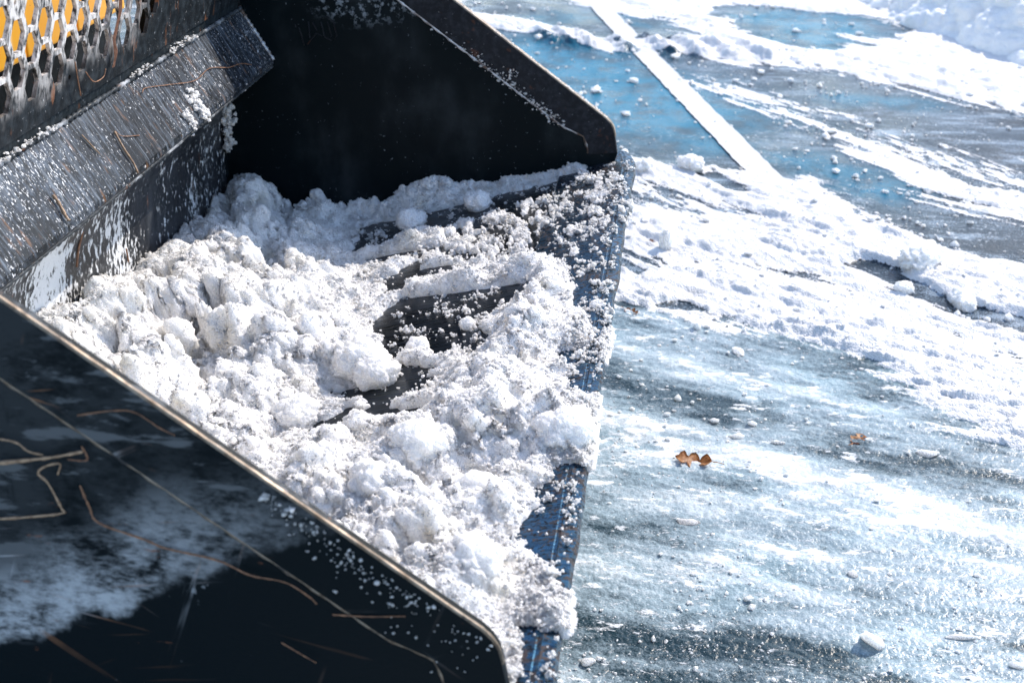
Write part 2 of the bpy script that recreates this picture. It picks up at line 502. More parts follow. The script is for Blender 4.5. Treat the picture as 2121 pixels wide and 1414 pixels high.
def mat_near_plate():
    """black plate, grey patch with a ragged lower edge, pale scratches"""
    n = NT('grey_toned_side_plate_paint')
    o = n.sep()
    # lower edge of the grey patch in the plate's plane (object x forward, z up)
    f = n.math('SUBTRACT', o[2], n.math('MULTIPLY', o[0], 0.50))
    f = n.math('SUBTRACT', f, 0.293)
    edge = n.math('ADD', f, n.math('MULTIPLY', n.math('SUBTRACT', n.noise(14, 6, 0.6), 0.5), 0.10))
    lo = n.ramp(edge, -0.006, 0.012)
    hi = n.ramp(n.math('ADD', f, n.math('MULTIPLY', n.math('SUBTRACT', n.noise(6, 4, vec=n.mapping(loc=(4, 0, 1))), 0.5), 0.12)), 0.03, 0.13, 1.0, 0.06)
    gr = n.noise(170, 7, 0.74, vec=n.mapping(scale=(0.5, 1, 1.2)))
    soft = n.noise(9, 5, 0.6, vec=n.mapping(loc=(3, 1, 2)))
    pale_layer = n.math('MULTIPLY', n.math('MULTIPLY', lo, hi), n.math('MULTIPLY', n.ramp(n.math('ADD', n.math('ADD', n.math('MULTIPLY', gr, 0.6), n.math('MULTIPLY', n.noise(70, 6, 0.7, vec=n.mapping(scale=(0.6, 1, 1.1), loc=(3, 3, 3))), 0.6)), n.math('MULTIPLY', soft, 0.9)), 0.86, 1.20), n.ramp(o[0], 0.25, -0.02, 0.22, 0.95)))
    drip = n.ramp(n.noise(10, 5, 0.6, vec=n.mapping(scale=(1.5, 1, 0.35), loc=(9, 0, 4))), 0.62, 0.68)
    pale_layer = n.math('MULTIPLY', pale_layer, n.math('SUBTRACT', 1.0, n.math('MULTIPLY', drip, 0.85)))
    sc = n.ramp(n.noise(42, 5, 0.6, vec=n.mapping(scale=(0.18, 1, 1.0), rot=(0, R(12), 0))), 0.60, 0.66)
    sc2 = n.ramp(n.noise(60, 6, 0.7, vec=n.mapping(scale=(0.25, 1, 1.2), rot=(0, R(-20), 0), loc=(2, 0, 6))), 0.56, 0.66)
    sc = n.math('MULTIPLY', n.math('MULTIPLY', n.math('MAXIMUM', sc, sc2), n.ramp(f, -0.02, 0.06)), 0.22)
    spots = n.math('MULTIPLY', n.ramp(n.noise(34, 4, 0.6, vec=n.mapping(loc=(1, 8, 8))), 0.69, 0.73), 0.35)
    pale_layers = n.math('MAXIMUM', n.math('MAXIMUM', pale_layer, sc), spots)
    lines = None
    for i_, (ang, sc_) in enumerate(((8, 95), (-14, 120), (27, 80), (-38, 90), (70, 110))):
        l_ = n.ramp(n.noise(sc_, 3, 0.5, vec=n.mapping(scale=(0.035, 1, 1), loc=(i_ * 1.7, 0, i_ * 2.3), vec=n.mapping(rot=(0, R(ang), 0)))), 0.665, 0.70)
        l_ = n.math('MULTIPLY', l_, n.ramp(n.noise(9, 3, vec=n.mapping(loc=(i_ * 3.1, 1, 2))), 0.48, 0.60))
        lines = l_ if lines is None else n.math('MAXIMUM', lines, l_)
    lines = n.math('MULTIPLY', lines, n.ramp(f, -0.06, 0.05, 0.12, 1.0))
    c = n.mix(pale_layers, (0.003, 0.006, 0.008), (0.39, 0.42, 0.455))
    c = n.mix(n.math('MULTIPLY', lines, 0.65), c, n.mix(n.ramp(n.noise(7, 2), 0.42, 0.55), (0.34, 0.36, 0.39), (0.26, 0.13, 0.07)))
    rust = n.ramp(n.noise(60, 5, 0.62, vec=n.mapping(scale=(0.3, 1, 1.1), loc=(4, 4, 9))), 0.68, 0.73)
    c = n.mix(n.math('MULTIPLY', rust, 0.55), c, (0.22, 0.09, 0.05))
    return n.done(n.bsdf(c, n.mixf(pale_layers, 0.34, 0.8), 0.0, n.bump(n.math('ADD', gr, pale_layers), 0.0008, 0.5), Specular_IOR_Level=0.06))

M = {}
M['snow'] = mat_snow('packed_snow')
M['clod'] = mat_snow('clod_snow', dirt=0.9)
M['black'] = mat_paint('black_bucket_paint', speck=0.10, rust=0.12)
def mat_far():
    n = NT('far_plate_paint')
    o = n.sep()
    f = n.noise(60, 6, 0.68); f2 = n.noise(150, 4)
    up = n.ramp(n.math('ADD', o[2], n.math('MULTIPLY', n.noise(10, 4), 0.12)), 0.545, 0.60)
    fw = n.ramp(n.math('SUBTRACT', o[0], n.math('MULTIPLY', n.noise(7, 4, vec=n.mapping(loc=(2, 2, 2))), 0.2)), -0.36, -0.30)
    fr = n.math('MULTIPLY', n.math('MULTIPLY', up, fw), n.ramp(f, 0.50, 0.62))
    sp = n.math('MULTIPLY', n.ramp(n.noise(120, 4, 0.65), 0.66, 0.70), n.ramp(n.noise(8, 3), 0.42, 0.62))
    bounce = n.math('MULTIPLY', n.ramp(n.noise(7, 5, 0.6, vec=n.mapping(scale=(1, 1, 0.6), loc=(5, 1, 2))), 0.45, 0.85), 0.045)  # bounce light on the plate, painted in as a faint pale smear
    w = n.math('MAXIMUM', n.math('MAXIMUM', n.math('MULTIPLY', fr, 0.35), n.math('MULTIPLY', sp, 0.3)), bounce)
    c = n.mix(w, (0.0025, 0.006, 0.008), (0.50, 0.58, 0.66))
    return n.done(n.bsdf(c, 0.45, 0.0, n.bump(f2, 0.0006, 0.4), Specular_IOR_Level=0.06))
M['far'] = mat_far()
M['bar'] = mat_paint('edge_bar_paint', base=(0.012, 0.014, 0.018), rough=0.36, speck=0.5, rust=0.3)
M['seam'] = mat_paint('seam_paint', base=(0.014, 0.019, 0.023), rough=0.4, speck=0.5, rust=0.75, streak=(1, 1, 0.4))
M['floor'] = mat_floor(); M['edge'] = mat_edge(); M['bare'] = mat_bare(); M['step'] = mat_step()
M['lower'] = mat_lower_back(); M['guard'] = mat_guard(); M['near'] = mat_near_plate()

def mat_weld():
    n = NT('weld_metal')
    f = n.noise(140, 4)
    c = n.mix(n.ramp(n.noise(22, 5), 0.42, 0.6), (0.50, 0.53, 0.57), (0.10, 0.07, 0.055))
    return n.done(n.bsdf(c, 0.38, 0.35, n.bump(f, 0.001, 0.8)))
M['weld'] = mat_weld()

# ================================================================== the ground (one sheet, polar grid round the viewer's feet)
GS = [
    ('snow', 0.151, 1.1, [(-1.00, 5.25), (-0.60, 4.94), (-0.26, 4.67), (0.05, 4.67), (0.43, 4.62)]),
    ('snow', 0.166, 1.0, [(0.37, 4.58), (0.66, 4.75), (0.94, 4.61), (1.20, 4.48), (1.35, 4.09)]),
    ('snow', 0.335, 1.0, [(-0.25, 5.61), (0.08, 5.37), (0.26, 5.06), (0.46, 4.74)]),
    ('snow', 0.175, 0.7, [(-1.02, 5.51), (-0.87, 5.30), (-0.81, 5.04)]),
    ('snow', 0.147, 1.0, [(0.22, 5.64), (0.94, 5.59), (1.37, 5.48), (1.67, 5.36)]),
    ('snow', 0.18, 0.8, [(0.10, 4.04), (0.24, 3.95), (0.41, 3.75), (0.64, 3.41), (0.81, 3.00), (0.99, 2.81), (1.09, 2.72)]),
    ('snow', 0.166, 0.7, [(0.62, 4.53), (0.99, 4.26), (1.34, 3.89)]),
    ('snow', 0.122, 0.7, [(0.76, 3.16), (0.93, 2.82), (1.04, 2.45)]),
    ('snow', 0.192, 1.1, [(-0.10, 3.00), (0.16, 2.96), (0.37, 2.81), (0.56, 2.57), (0.71, 2.27), (0.94, 2.00)]),
    ('snow', 0.143, 1.0, [(-0.07, 2.56), (0.16, 2.44), (0.48, 2.37), (0.72, 2.34), (0.98, 2.18)]),
    ('snow', 0.143, 1.1, [(-0.05, 2.10), (0.22, 2.08), (0.39, 1.98), (0.59, 1.79), (0.83, 1.48)]),
    ('snow', 0.111, 0.7, [(0.22, 1.96), (0.44, 1.82), (0.67, 1.61), (0.82, 1.42)]),
    ('snow', 0.426, 0.8, [(1.10, 5.39), (1.28, 4.92), (1.46, 4.44)]),
    ('bare', 0.446, 1.15, [(-0.63, 4.51), (-0.32, 4.21), (-0.02, 3.81), (0.24, 3.41)]),
    ('bare', 0.168, 1.0, [(-0.04, 3.46), (0.22, 3.27)]),
    ('bare', 0.19, 1.0, [(0.34, 3.60), (0.55, 3.29), (0.73, 2.95), (0.85, 2.69), (0.99, 2.59)]),
    ('bare', 0.24, 0.62, [(0.10, 4.38), (0.43, 4.14), (0.77, 3.95), (1.08, 3.73), (1.28, 3.61)]),
    ('bare', 0.172, 1.6, [(0.35, 5.46), (0.59, 5.30), (0.88, 5.21)]),
    ('bare', 0.174, 1.3, [(0.45, 5.10), (0.64, 4.82)]),
    ('bare', 0.255, 1.0, [(-0.77, 5.44), (-0.46, 5.35), (-0.28, 5.06), (-0.13, 5.03)]),
    ('bare', 0.037, 2.0, [(0.58, 2.27), (0.70, 2.17), (0.79, 2.04), (0.93, 1.94)]),
    ('bare', 0.032, 1.6, [(0.19, 2.95), (0.25, 2.87)]),
    ('bare', 0.02, 1.5, [(-0.03, 2.25), (0.03, 2.18)]),
    ('bare', 0.018, 1.5, [(0.08, 1.98), (0.12, 1.96)]),
    ('bare', 0.143, 0.8, [(1.10, 5.24), (1.29, 5.13)]),
    ('dark', 0.08, 0.66, [(-0.06, 1.61), (0.04, 1.53), (0.15, 1.47), (0.21, 1.42)]),
    ('dark', 0.055, 0.58, [(-0.07, 0.68), (0.10, 0.68), (0.21, 0.67), (0.35, 0.65)]),
    ('dark', 0.034, 0.45, [(0.04, 0.60), (0.20, 0.61), (0.42, 0.63)]),
    ('dark', 0.085, 0.45, [(0.31, 1.42), (0.47, 1.32), (0.57, 1.26), (0.70, 1.21)]),
    ('dark', 0.12, 0.4, [(-0.03, 1.93), (0.22, 1.82), (0.37, 1.71)]),
    ('dark', 0.038, 0.3, [(0.26, 1.15), (0.12, 1.15), (0.03, 1.16)]),
    ('dark', 0.062, 0.45, [(-0.07, 1.02), (0.03, 0.98), (0.13, 0.97)]),
    ('dark', 0.047, 0.25, [(0.25, 1.06), (0.38, 1.02), (0.53, 0.96)]),
    ('dark', 0.066, 0.3, [(0.42, 1.62), (0.56, 1.53), (0.69, 1.40)]),
    ('white', 0.039, 0.8, [(-0.02, 1.25), (0.15, 1.28), (0.30, 1.20), (0.43, 1.17), (0.63, 1.08)]),
    ('white', 0.031, 0.6, [(0.15, 1.03), (0.26, 1.00), (0.33, 0.98)]),
    ('white', 0.055, 0.6, [(-0.07, 0.81), (0.05, 0.84), (0.21, 0.85)]),
    ('white', 0.063, 0.7, [(0.54, 1.13), (0.62, 1.08), (0.69, 0.95)]),
    ('white', 0.04, 0.5, [(-0.02, 1.37), (0.12, 1.34), (0.21, 1.30)]),
    ('white', 0.033, 0.7, [(0.40, 1.41), (0.44, 1.41)]),
    ('white', 0.033, 0.7, [(0.53, 1.30), (0.56, 1.25)]),
    ('white', 0.03, 0.6, [(0.28, 1.49), (0.33, 1.46)]),
    ('white', 0.058, 0.5, [(-0.04, 1.81), (0.06, 1.77)]),
    ('white', 0.048, 0.5, [(0.15, 1.69), (0.14, 1.56)]),
    ('white', 0.045, 0.6, [(0.24, 1.85), (0.33, 1.73), (0.42, 1.60)]),
    ('blue', 0.351, 1.2, [(-0.62, 4.48), (-0.32, 4.21), (-0.09, 3.83), (0.04, 3.66)]),
    ('blue', 0.263, 1.1, [(0.52, 5.32), (0.73, 5.22), (0.62, 4.82)]),
    ('blue', 0.126, 0.8, [(0.45, 3.17), (0.62, 3.05), (0.70, 2.92)]),
    ('blue', 0.147, 0.8, [(-0.04, 3.49), (0.20, 3.30)]),
    ('blue', 0.148, 0.6, [(-0.54, 5.20), (-0.28, 5.32), (-0.07, 5.13)]),
    ('blue', 0.109, 0.7, [(0.69, 3.97), (0.94, 3.90)]),
]
FLOWK = ([0.0, 1.15, 1.9, 3.0, 5.0, 9.0], [0.22, 0.26, 0.62, 1.15, 0.75, 0.5])
CLEATS = [((-0.383, 4.845), (-0.306, 4.668)), ((-0.21, 4.773), (-0.149, 4.6)), ((-0.088, 4.836), (0.033, 4.563)), ((0.038, 4.805), (0.162, 4.554)),
          ((0.182, 4.76), (0.29, 4.545)), ((0.324, 4.724), (0.427, 4.529)), ((-0.459, 4.864), (-0.39, 4.685)), ((-0.56, 4.90), (-0.47, 4.70))]

def ground_fields(X, Y):
    k = np.interp(Y, *FLOWK)
    q = Y + X * k                                    # constant along the sweep of the plough marks
    n_lo = fbm(X * 1.6, q * 5.5, octaves=4, seed=3)
    n_md = fbm(X * 6, q * 20, octaves=4, seed=9)
    n_hi = fbm(X * 40, q * 70, octaves=3, seed=15)
    wx, wy = X + 0.05 * n_md, Y + 0.05 * fbm(X * 7, Y * 7, octaves=3, seed=21)
    S = np.zeros_like(X); dark = np.zeros_like(X); white = np.zeros_like(X); blue = np.zeros_like(X); bare = np.zeros_like(X)
    for kind, w, a, pts in GS:
        g = a * np.exp(-(line_d(wx, wy, pts) / (w * 1.05)) ** 2)
        if kind == 'snow': S = np.maximum(S, g) + 0.25 * np.minimum(S, g)
        elif kind == 'bare': bare = np.maximum(bare, g)
        elif kind == 'dark': dark = np.maximum(dark, g)
        elif kind == 'white': white = np.maximum(white, g)
        else: blue = np.maximum(blue, g)
    icez = sstep(2.15, 1.85, q - 0.25 * X + 0.10 * n_lo)      # the near sheet of ice
    far = sstep(6.0, 8.0, np.hypot(X - CAM[0], Y - CAM[1]))
    S = S + 0.30 * (1 - icez) - 0.12 * icez + 0.5 * far * (fbm(X * .25, Y * .6, octaves=3, seed=5) + 0.35)
    S0 = S - bare
    cover = sstep(0.24, 0.80, S0 + 0.42 * n_lo + 0.46 * n_md + 0.30 * n_hi)
    milk = 0.22 + 0.34 * n_lo + 0.32 * n_md + 0.16 * n_hi - 0.95 * dark + 0.26 * white
    return S0, cover, icez, milk, np.clip(blue + 0.2 * n_md * (blue > 0.2), 0, 1), n_lo, n_md, n_hi, k

def ground_height(X, Y, F):
    S0, cover, icez, milk, blue, n_lo, n_md, n_hi, k = F
    rough = sstep(0.45, 0.95, S0) * (0.35 + 0.65 * sstep(-0.35, 0.3, n_lo + 0.5 * n_md))
    ridge = sstep(0.85, 1.25, S0 + 0.3 * n_md)
    q = Y + X * k * 0.6
    wx, wy = X + 0.03 * n_md, q + 0.03 * fbm(X * 9, Y * 9, octaves=2, seed=41)
    b1 = billow(wx * 6, wy * 9, seed=31, fill=0.9); b2 = billow(wx * 16, wy * 20, seed=33, fill=0.9)
    b3 = billow(wx * 44, wy * 50, seed=35, fill=0.85); b4 = billow(X * 110, Y * 110, seed=37, fill=0.85)
    h = cover * (0.002 + 0.004 * rough + rough * (0.006 * b1 + 0.004 * b2 + 0.010 * fbm(wx * 15, wy * 20, octaves=5, seed=43, gain=0.62) + 0.008 * n_hi) + 0.011 * ridge * (0.4 + b2) + 0.0045 * b3 * (0.25 + 0.75 * rough) + 0.0036 * b4)
    ice = icez * (0.0035 * n_lo + 0.0035 * n_md + 0.0022 * b3 * sstep(0.35, 0.8, milk) + 0.0014 * b4 + 0.004)
    for a, b in CLEATS:
        d = line_d(X + 0.02 * n_md, Y + 0.02 * n_hi, [a, b])
        h = h + 0.040 * np.exp(-(d / 0.035) ** 2) * (0.7 + 0.5 * b3)
    return 0.75 * np.maximum(h, 0) + ice + 0.0006 * n_hi

def build_ground():
    r = np.concatenate([np.geomspace(0.05, 1.35, 22)[:-1], np.linspace(1.35 ** -0.5, 7.6 ** -0.5, 830) ** -2.0, np.geomspace(7.9, 260, 46)])
    a0, a1 = R(-9.0), R(27.0)
    base = -YAW                                      # azimuth of the view from +Y towards +X
    th = np.concatenate([np.linspace(a0, a1, 480)[:-1], np.linspace(a1, a0 + 2 * math.pi, 90)]) + base
    rr, tt = np.meshgrid(r, th, indexing='ij')
    X = (CAM[0] + rr * np.sin(tt)).astype(np.float64); Y = (CAM[1] + rr * np.cos(tt)).astype(np.float64)
    F = ground_fields(X, Y)
    Z = ground_height(X, Y, F)
    P = np.stack([X, Y, Z], -1)
    o = make('ground', P.reshape(-1, 3), grid_faces(len(r), len(th))[:, ::-1], mat_ground(), smooth=True)
    # the seam is closed because the last direction repeats the first
    attr(o, 'cover', F[1].ravel()); attr(o, 'ice', F[2].ravel()); attr(o, 'milk', F[3].ravel()); attr(o, 'blue', F[4].ravel())
    tag(o, kind='structure')
    return o

def mat_ground():
    n = NT('icy_asphalt')
    cover, ice, milk, blue = n.attr('cover'), n.attr('ice'), n.attr('milk'), n.attr('blue')
    # wet asphalt, coloured blue where the blue attribute is set
    ag = n.voronoi(150); f1 = n.noise(60, 5); f2 = n.noise(240, 4)
    asp = n.mix(n.ramp(f2, 0.35, 0.7), (0.005, 0.012, 0.019), (0.022, 0.040, 0.058))
    blue_tint = n.math('MULTIPLY', blue, n.ramp(n.math('ADD', f1, n.math('MULTIPLY', f2, 0.4)), 1.05, 0.75))
    blue_tint = n.math('MULTIPLY', blue_tint, n.ramp(n.noise(8, 7, 0.65, vec=n.mapping(loc=(4, 7, 0))), 0.36, 0.56, 0.30, 1.0))
    asp = n.mix(n.math('MULTIPLY', blue_tint, 0.95), asp, (0.002, 0.15, 0.25))
    grit = n.ramp(n.voronoi(85), 0.10, 0.16, 1.0, 0.0)
    grit = n.math('MULTIPLY', grit, n.ramp(n.noise(10, 4, vec=n.mapping(loc=(3, 3, 0))), 0.48, 0.66))
    asp = n.mix(n.math('MULTIPLY', grit, 0.7), asp, n.mix(n.ramp(n.voronoi(85, out='Color'), 0.45, 0.55), (0.06, 0.05, 0.045), (0.65, 0.68, 0.72)))
    fm = n.mapping(scale=(0.45, 1.5, 1), rot=(0, 0, R(38)))
    fr = n.noise(9, 9, 0.68, vec=fm)
    asp = n.mix(n.math('MULTIPLY', n.ramp(n.math('ADD', fr, n.math('MULTIPLY', n.math('SUBTRACT', f2, 0.5), 0.7)), 0.50, 0.62), n.math('SUBTRACT', 0.55, blue, True)), asp, (0.40, 0.50, 0.60))
    gs = n.math('MULTIPLY', n.ramp(n.noise(62, 6, 0.78), 0.56, 0.62), n.ramp(n.noise(6, 5, 0.6, vec=n.mapping(loc=(8, 1, 0))), 0.40, 0.58))
    asp = n.mix(n.math('MULTIPLY', gs, n.mixf(blue_tint, 0.8, 0.3)), asp, (0.62, 0.66, 0.70))
    wet = n.ramp(n.noise(3.5, 4), 0.3, 0.65)
    a_sh = n.bsdf(asp, n.mixf(wet, 0.42, 0.14), 0.0, n.bump(n.math('ADD', n.math('MULTIPLY', ag, 0.7), f2), 0.003, 0.35), Specular_IOR_Level=n.mixf(blue_tint, 0.16, 0.10))
    # ice
    g1 = n.noise(95, 5, 0.65); g2 = n.noise(310, 4, 0.6); vg = n.voronoi(230)
    mk = n.math('ADD', milk, n.math('MULTIPLY', n.math('SUBTRACT', g1, 0.5), 0.7))
    mk = n.math('ADD', mk, n.math('MULTIPLY', n.math('SUBTRACT', g2, 0.5), 0.8))
    g0 = n.noise(14, 7, 0.62, vec=n.mapping(scale=(0.45, 1.3, 1), rot=(0, 0, R(-14))))
    mk = n.math('ADD', mk, n.math('MULTIPLY', n.math('SUBTRACT', g0, 0.5), 1.2))
    ci = n.mix(n.ramp(mk, -0.50, 0.20), (0.010, 0.030, 0.040), (0.245, 0.315, 0.35))
    teal = n.ramp(n.noise(3.2, 3, vec=n.mapping(loc=(5, 2, 0))), 0.45, 0.7)
    ci = n.mix(n.math('MULTIPLY', teal, 0.40), ci, n.mix(n.ramp(mk, -0.4, 0.3), (0.008, 0.032, 0.040), (0.21, 0.38, 0.42)))
    ci = n.mix(n.ramp(mk, 0.10, 0.65), ci, (0.49, 0.55, 0.575))
    ci = n.mix(n.ramp(mk, 0.75, 1.15), ci, (0.78, 0.80, 0.81))
    fz = n.noise(17, 9, 0.70, vec=n.mapping(scale=(0.55, 1.25, 1), rot=(0, 0, R(-14)), loc=(1, 4, 0)))
    fz = n.math('ADD', fz, n.math('MULTIPLY', n.ramp(milk, 0.0, 0.9), 0.16))
    fy = n.noise(48, 8, 0.72, vec=n.mapping(scale=(0.6, 1.2, 1), rot=(0, 0, R(-14)), loc=(6, 2, 0)))
    fy = n.math('ADD', fy, n.math('MULTIPLY', n.ramp(milk, -0.1, 0.8), 0.14))
    frost = n.math('MAXIMUM', n.ramp(fz, 0.60, 0.64), n.math('MULTIPLY', n.ramp(fy, 0.60, 0.64), 0.8))
    ci = n.mix(n.math('MULTIPLY', frost, 0.85), ci, (0.80, 0.82, 0.835))
    gr = n.math('MULTIPLY', n.ramp(n.noise(210, 5, 0.75), 0.60, 0.66), n.ramp(n.noise(9, 5, vec=n.mapping(loc=(3, 8, 0))), 0.35, 0.62))
    ci = n.mix(n.math('MULTIPLY', gr, 0.8), ci, (0.80, 0.84, 0.87))
    hb = n.math('ADD', n.math('ADD', n.math('MULTIPLY', frost, 0.8), n.math('MULTIPLY', g1, 0.6)), n.math('ADD', n.math('MULTIPLY', g2, 0.5), n.math('MULTIPLY', vg, -0.5)))
    i_sh = n.bsdf(ci, n.mixf(n.ramp(mk, 0.0, 0.8), 0.24, 0.5), 0.0, n.bump(hb, 0.0017, 0.6), Specular_IOR_Level=n.mixf(n.ramp(mk, -0.2, 0.3), 0.25, 0.5))
    # snow
    v1 = n.voronoi(260); s1 = n.noise(130, 4, 0.6)
    dirt = n.ramp(n.noise(5.5, 5, 0.6, vec=n.mapping(loc=(2, 9, 0))), 0.60, 0.78)
    cs = n.mix(n.math('MULTIPLY', dirt, 0.55), (0.73, 0.725, 0.725), (0.54, 0.48, 0.43))
    pep = n.math('MULTIPLY', n.ramp(n.voronoi(48), 0.02, 0.04, 1.0, 0.0), n.ramp(n.noise(12, 2), 0.60, 0.66))
    cs = n.mix(n.math('MULTIPLY', pep, 0.8), cs, (0.05, 0.045, 0.04))
    s_sh = n.bsdf(cs, 0.55, 0.0, n.bump(n.math('ADD', n.math('MULTIPLY', v1, -0.8), s1), 0.003, 0.8), Specular_IOR_Level=0.4)
    a_i = n.mixs(n.ramp(n.math('ADD', ice, n.math('MULTIPLY', n.math('SUBTRACT', g1, 0.5), 0.6)), 0.35, 0.65), a_sh, i_sh)
    cv = n.math('ADD', cover, n.math('MULTIPLY', n.math('SUBTRACT', f2, 0.5), 1.1))
    cv = n.math('ADD', cv, n.math('MULTIPLY', n.math('SUBTRACT', f1, 0.5), 0.5))
    return n.done(n.mixs(n.ramp(cv, 0.36, 0.60), a_i, s_sh))

build_ground()

# white bay stripe, a flat sheet lying on the asphalt
def build_stripe():
    n = NT('worn_white_road_paint')
    f = n.noise(70, 6, 0.65); v = n.voronoi(160)
    c = n.mix(n.ramp(f, 0.56, 0.70), (0.57, 0.575, 0.58), (0.33, 0.35, 0.38))
    c = n.mix(n.math('MULTIPLY', n.ramp(n.noise(240, 4), 0.58, 0.68), 0.6), c, (0.30, 0.31, 0.34))
    m = n.done(n.bsdf(c, 0.55, 0.0, n.bump(n.math('ADD', f, v), 0.002, 0.6)))
    a, b = np.array([-0.56, 6.32]), np.array([0.403, 2.82])
    d = (b - a) / np.linalg.norm(b - a); w = np.array([-d[1], d[0]]) * 0.047
    N = 120
    vs = []
    for i in range(N + 1):
        p = a + (b - a) * i / N
        for j, s in enumerate((1, 0.5, 0, -0.5, -1)):
            e = 0.0035 * vnoise(np.array([i * 0.9]), np.array([s * 3.0]), seed=51)[0] if abs(s) == 1 else 0
            q = p + w * s + w * e / 0.05
            vs.append((q[0], q[1], 0.0042))
    o = make('parking_line', vs, grid_faces(N + 1, 5), m)
    tag(o, kind='structure')
build_stripe()

# ================================================================== the bucket
bucket = empty('loader_bucket', ROOT)
tag(bucket, 'black steel loader bucket curled back and half full of scooped snow', 'loader bucket')

# floor sheet and rear curve
sheet_part('floor_plate', [(-0.02 * CT, -0.02 * ST), (-0.845 * CT, -0.845 * ST)], 0.012, M['floor'], bucket)
back = [tuple(p) for p in smooth_path([(-0.817, -0.2185), (-0.858, -0.212), (-0.888, -0.178), (-0.900, -0.12), (-0.902, -0.05), (-0.899, 0.03), (-0.885, 0.085), (-0.853, 0.128), (-0.806, 0.163)], 4)]
sheet_part('lower_back_plate', back, 0.010, M['lower'], bucket, smooth=False)
# sloping abraded plate with a rounded nose
nose = [(-0.812, 0.1535), (-0.795, 0.163), (-0.781, 0.174), (-0.7745, 0.183), (-0.7760, 0.192), (-0.781, 0.2005), (-0.840, 0.2965)]
sheet_part('sloping_plate', nose, 0.009, M['step'], bucket)
# welds along the nose and along the top crease
def weld(name, pts, rad, mat, parent, n=60, jit=0.5):
    P = [np.array(p) for p in pts]
    L = [np.linalg.norm(P[i + 1] - P[i]) for i in range(len(P) - 1)]
    cs = np.concatenate([[0], np.cumsum(L)])
    ts = np.linspace(0, cs[-1], n)
    Q = np.stack([np.interp(ts, cs, [p[k] for p in P]) for k in range(3)], -1)
    vs, fs = tube(Q, [rad * (1 + 0.35 * math.sin(i * 1.9) + jit * (random.random() - 0.5)) for i in range(n)], 7)
    return make(name, vs, fs, mat, parent, smooth=True)
M['crease'] = mat_paint('crease_salt_paint', base=(0.03, 0.035, 0.04), rough=0.4, speck=1.0, rust=0.6, pale_layer=0.9)
weld('weld_bead', [W(0.012, -0.838, 0.297), W(1.738, -0.838, 0.297)], 0.0040, M['crease'], bucket, 300)
weld('weld_bead', [W(0.012, -0.779, 0.1755), W(1.738, -0.779, 0.1755)], 0.0028, M['crease'], bucket, 300)
weld('weld_bead', [W(1.7375, -0.842, 0.302), W(1.7375, -0.774, 0.190)], 0.0042, M['weld'], bucket, 40, 0.25)
weld('weld_bead', [W(1.7375, -0.842, 0.302), W(1.7375, -0.81, 0.54)], 0.0042, M['black'], bucket, 40, 0.3)
weld('weld_bead', [W(1.7375, *p) for p in back[4:]], 0.0045, M['far'], bucket, 40, 0.3)

# seam strip and pierced spill guard above it
GA = R(81.0)
def GU(across, s, d=0.0):                        # s up the guard, d in front of it
    return W(across, -0.842 + s * math.cos(GA) + d * math.sin(GA), 0.297 + s * math.sin(GA) - d * math.cos(GA))
def slab(name, x0, x1, s0, s1, d0, d1, mat, parent, bev=0.0015):
    bm = bmesh.new()
    v = [bm.verts.new(GU(a, s, d)) for a in (x0, x1) for s in (s0, s1) for d in (d0, d1)]
    for f in ((0, 1, 3, 2), (4, 6, 7, 5), (0, 4, 5, 1), (2, 3, 7, 6), (0, 2, 6, 4), (1, 5, 7, 3)):
        bm.faces.new([v[i] for i in f])
    bevel_edges(bm, bev, 1)
    return make_bm(name, bm, mat, parent)
slab('seam_strip', 0.0105, 1.7395, 0.002, 0.030, -0.008, 0.0, M['seam'], bucket)

def build_guard():
    bm = bmesh.new()
    th, d0 = 0.0065, 0.003
    edges = []
    def loop(pts):
        vs = [bm.verts.new((x, s, 0)) for x, s in pts]
        for i in range(len(vs)): edges.append(bm.edges.new((vs[i], vs[(i + 1) % len(vs)])))
    xs = np.linspace(0.0105, 1.7395, 60)
    top = 0.262
    loop([(x, 0.0215) for x in xs] + [(x, top) for x in xs[::-1]])
    HH, HW, HF = 0.0228, 0.0222, 0.0108
    for c in range(-14, 14):
        xc = 0.684 + 0.0427 * c
        for r_ in range(4):
            sc = 0.088 + (0.0265 if c % 2 else 0) + 0.053 * r_
            if (c, r_) in ((1, 2), (3, 2)) or sc + HH > top - 0.012: continue
            j = lambda: 0.0006 * (random.random() - 0.5)
            loop([(xc - HF + j(), sc - HH + j()), (xc + HF + j(), sc - HH + j()), (xc + HW + j(), sc + j()), (xc + HF + j(), sc + HH + j()), (xc - HF + j(), sc + HH + j()), (xc - HW + j(), sc + j())])
    for xc, sc, r0 in ((0.896, 0.066, 0.0042), (1.02, 0.069, 0.0038), (0.815, 0.206, 0.004), (0.72, 0.215, 0.004)):
        loop([(xc + r0 * math.cos(k * math.pi / 4), sc + r0 * math.sin(k * math.pi / 4)) for k in range(8)])
    bmesh.ops.triangle_fill(bm, use_beauty=True, use_dissolve=False, edges=edges)
    faces = bm.faces[:]
    ret = bmesh.ops.extrude_face_region(bm, geom=faces)
    nv = [v for v in ret['geom'] if isinstance(v, bmesh.types.BMVert)]
    for v in nv: v.co.z = -th
    for v in bm.verts:
        x, s, d = v.co
        v.co = GU(x, s, d + d0 + th * 0.0)
    return make_bm('pierced_guard_plate', bm, M['guard'], bucket)
build_guard()
slab('guard_top_rail', 0.0105, 1.7395, 0.2625, 0.280, -0.012, 0.008, M['black'], bucket, 0.003)
slab('stiffener', 1.300, 1.312, 0.02, 0.258, -0.050, -0.0045, M['black'], bucket)
slab('stiffener', 0.100, 0.112, 0.02, 0.258, -0.050, -0.0045, M['black'], bucket)

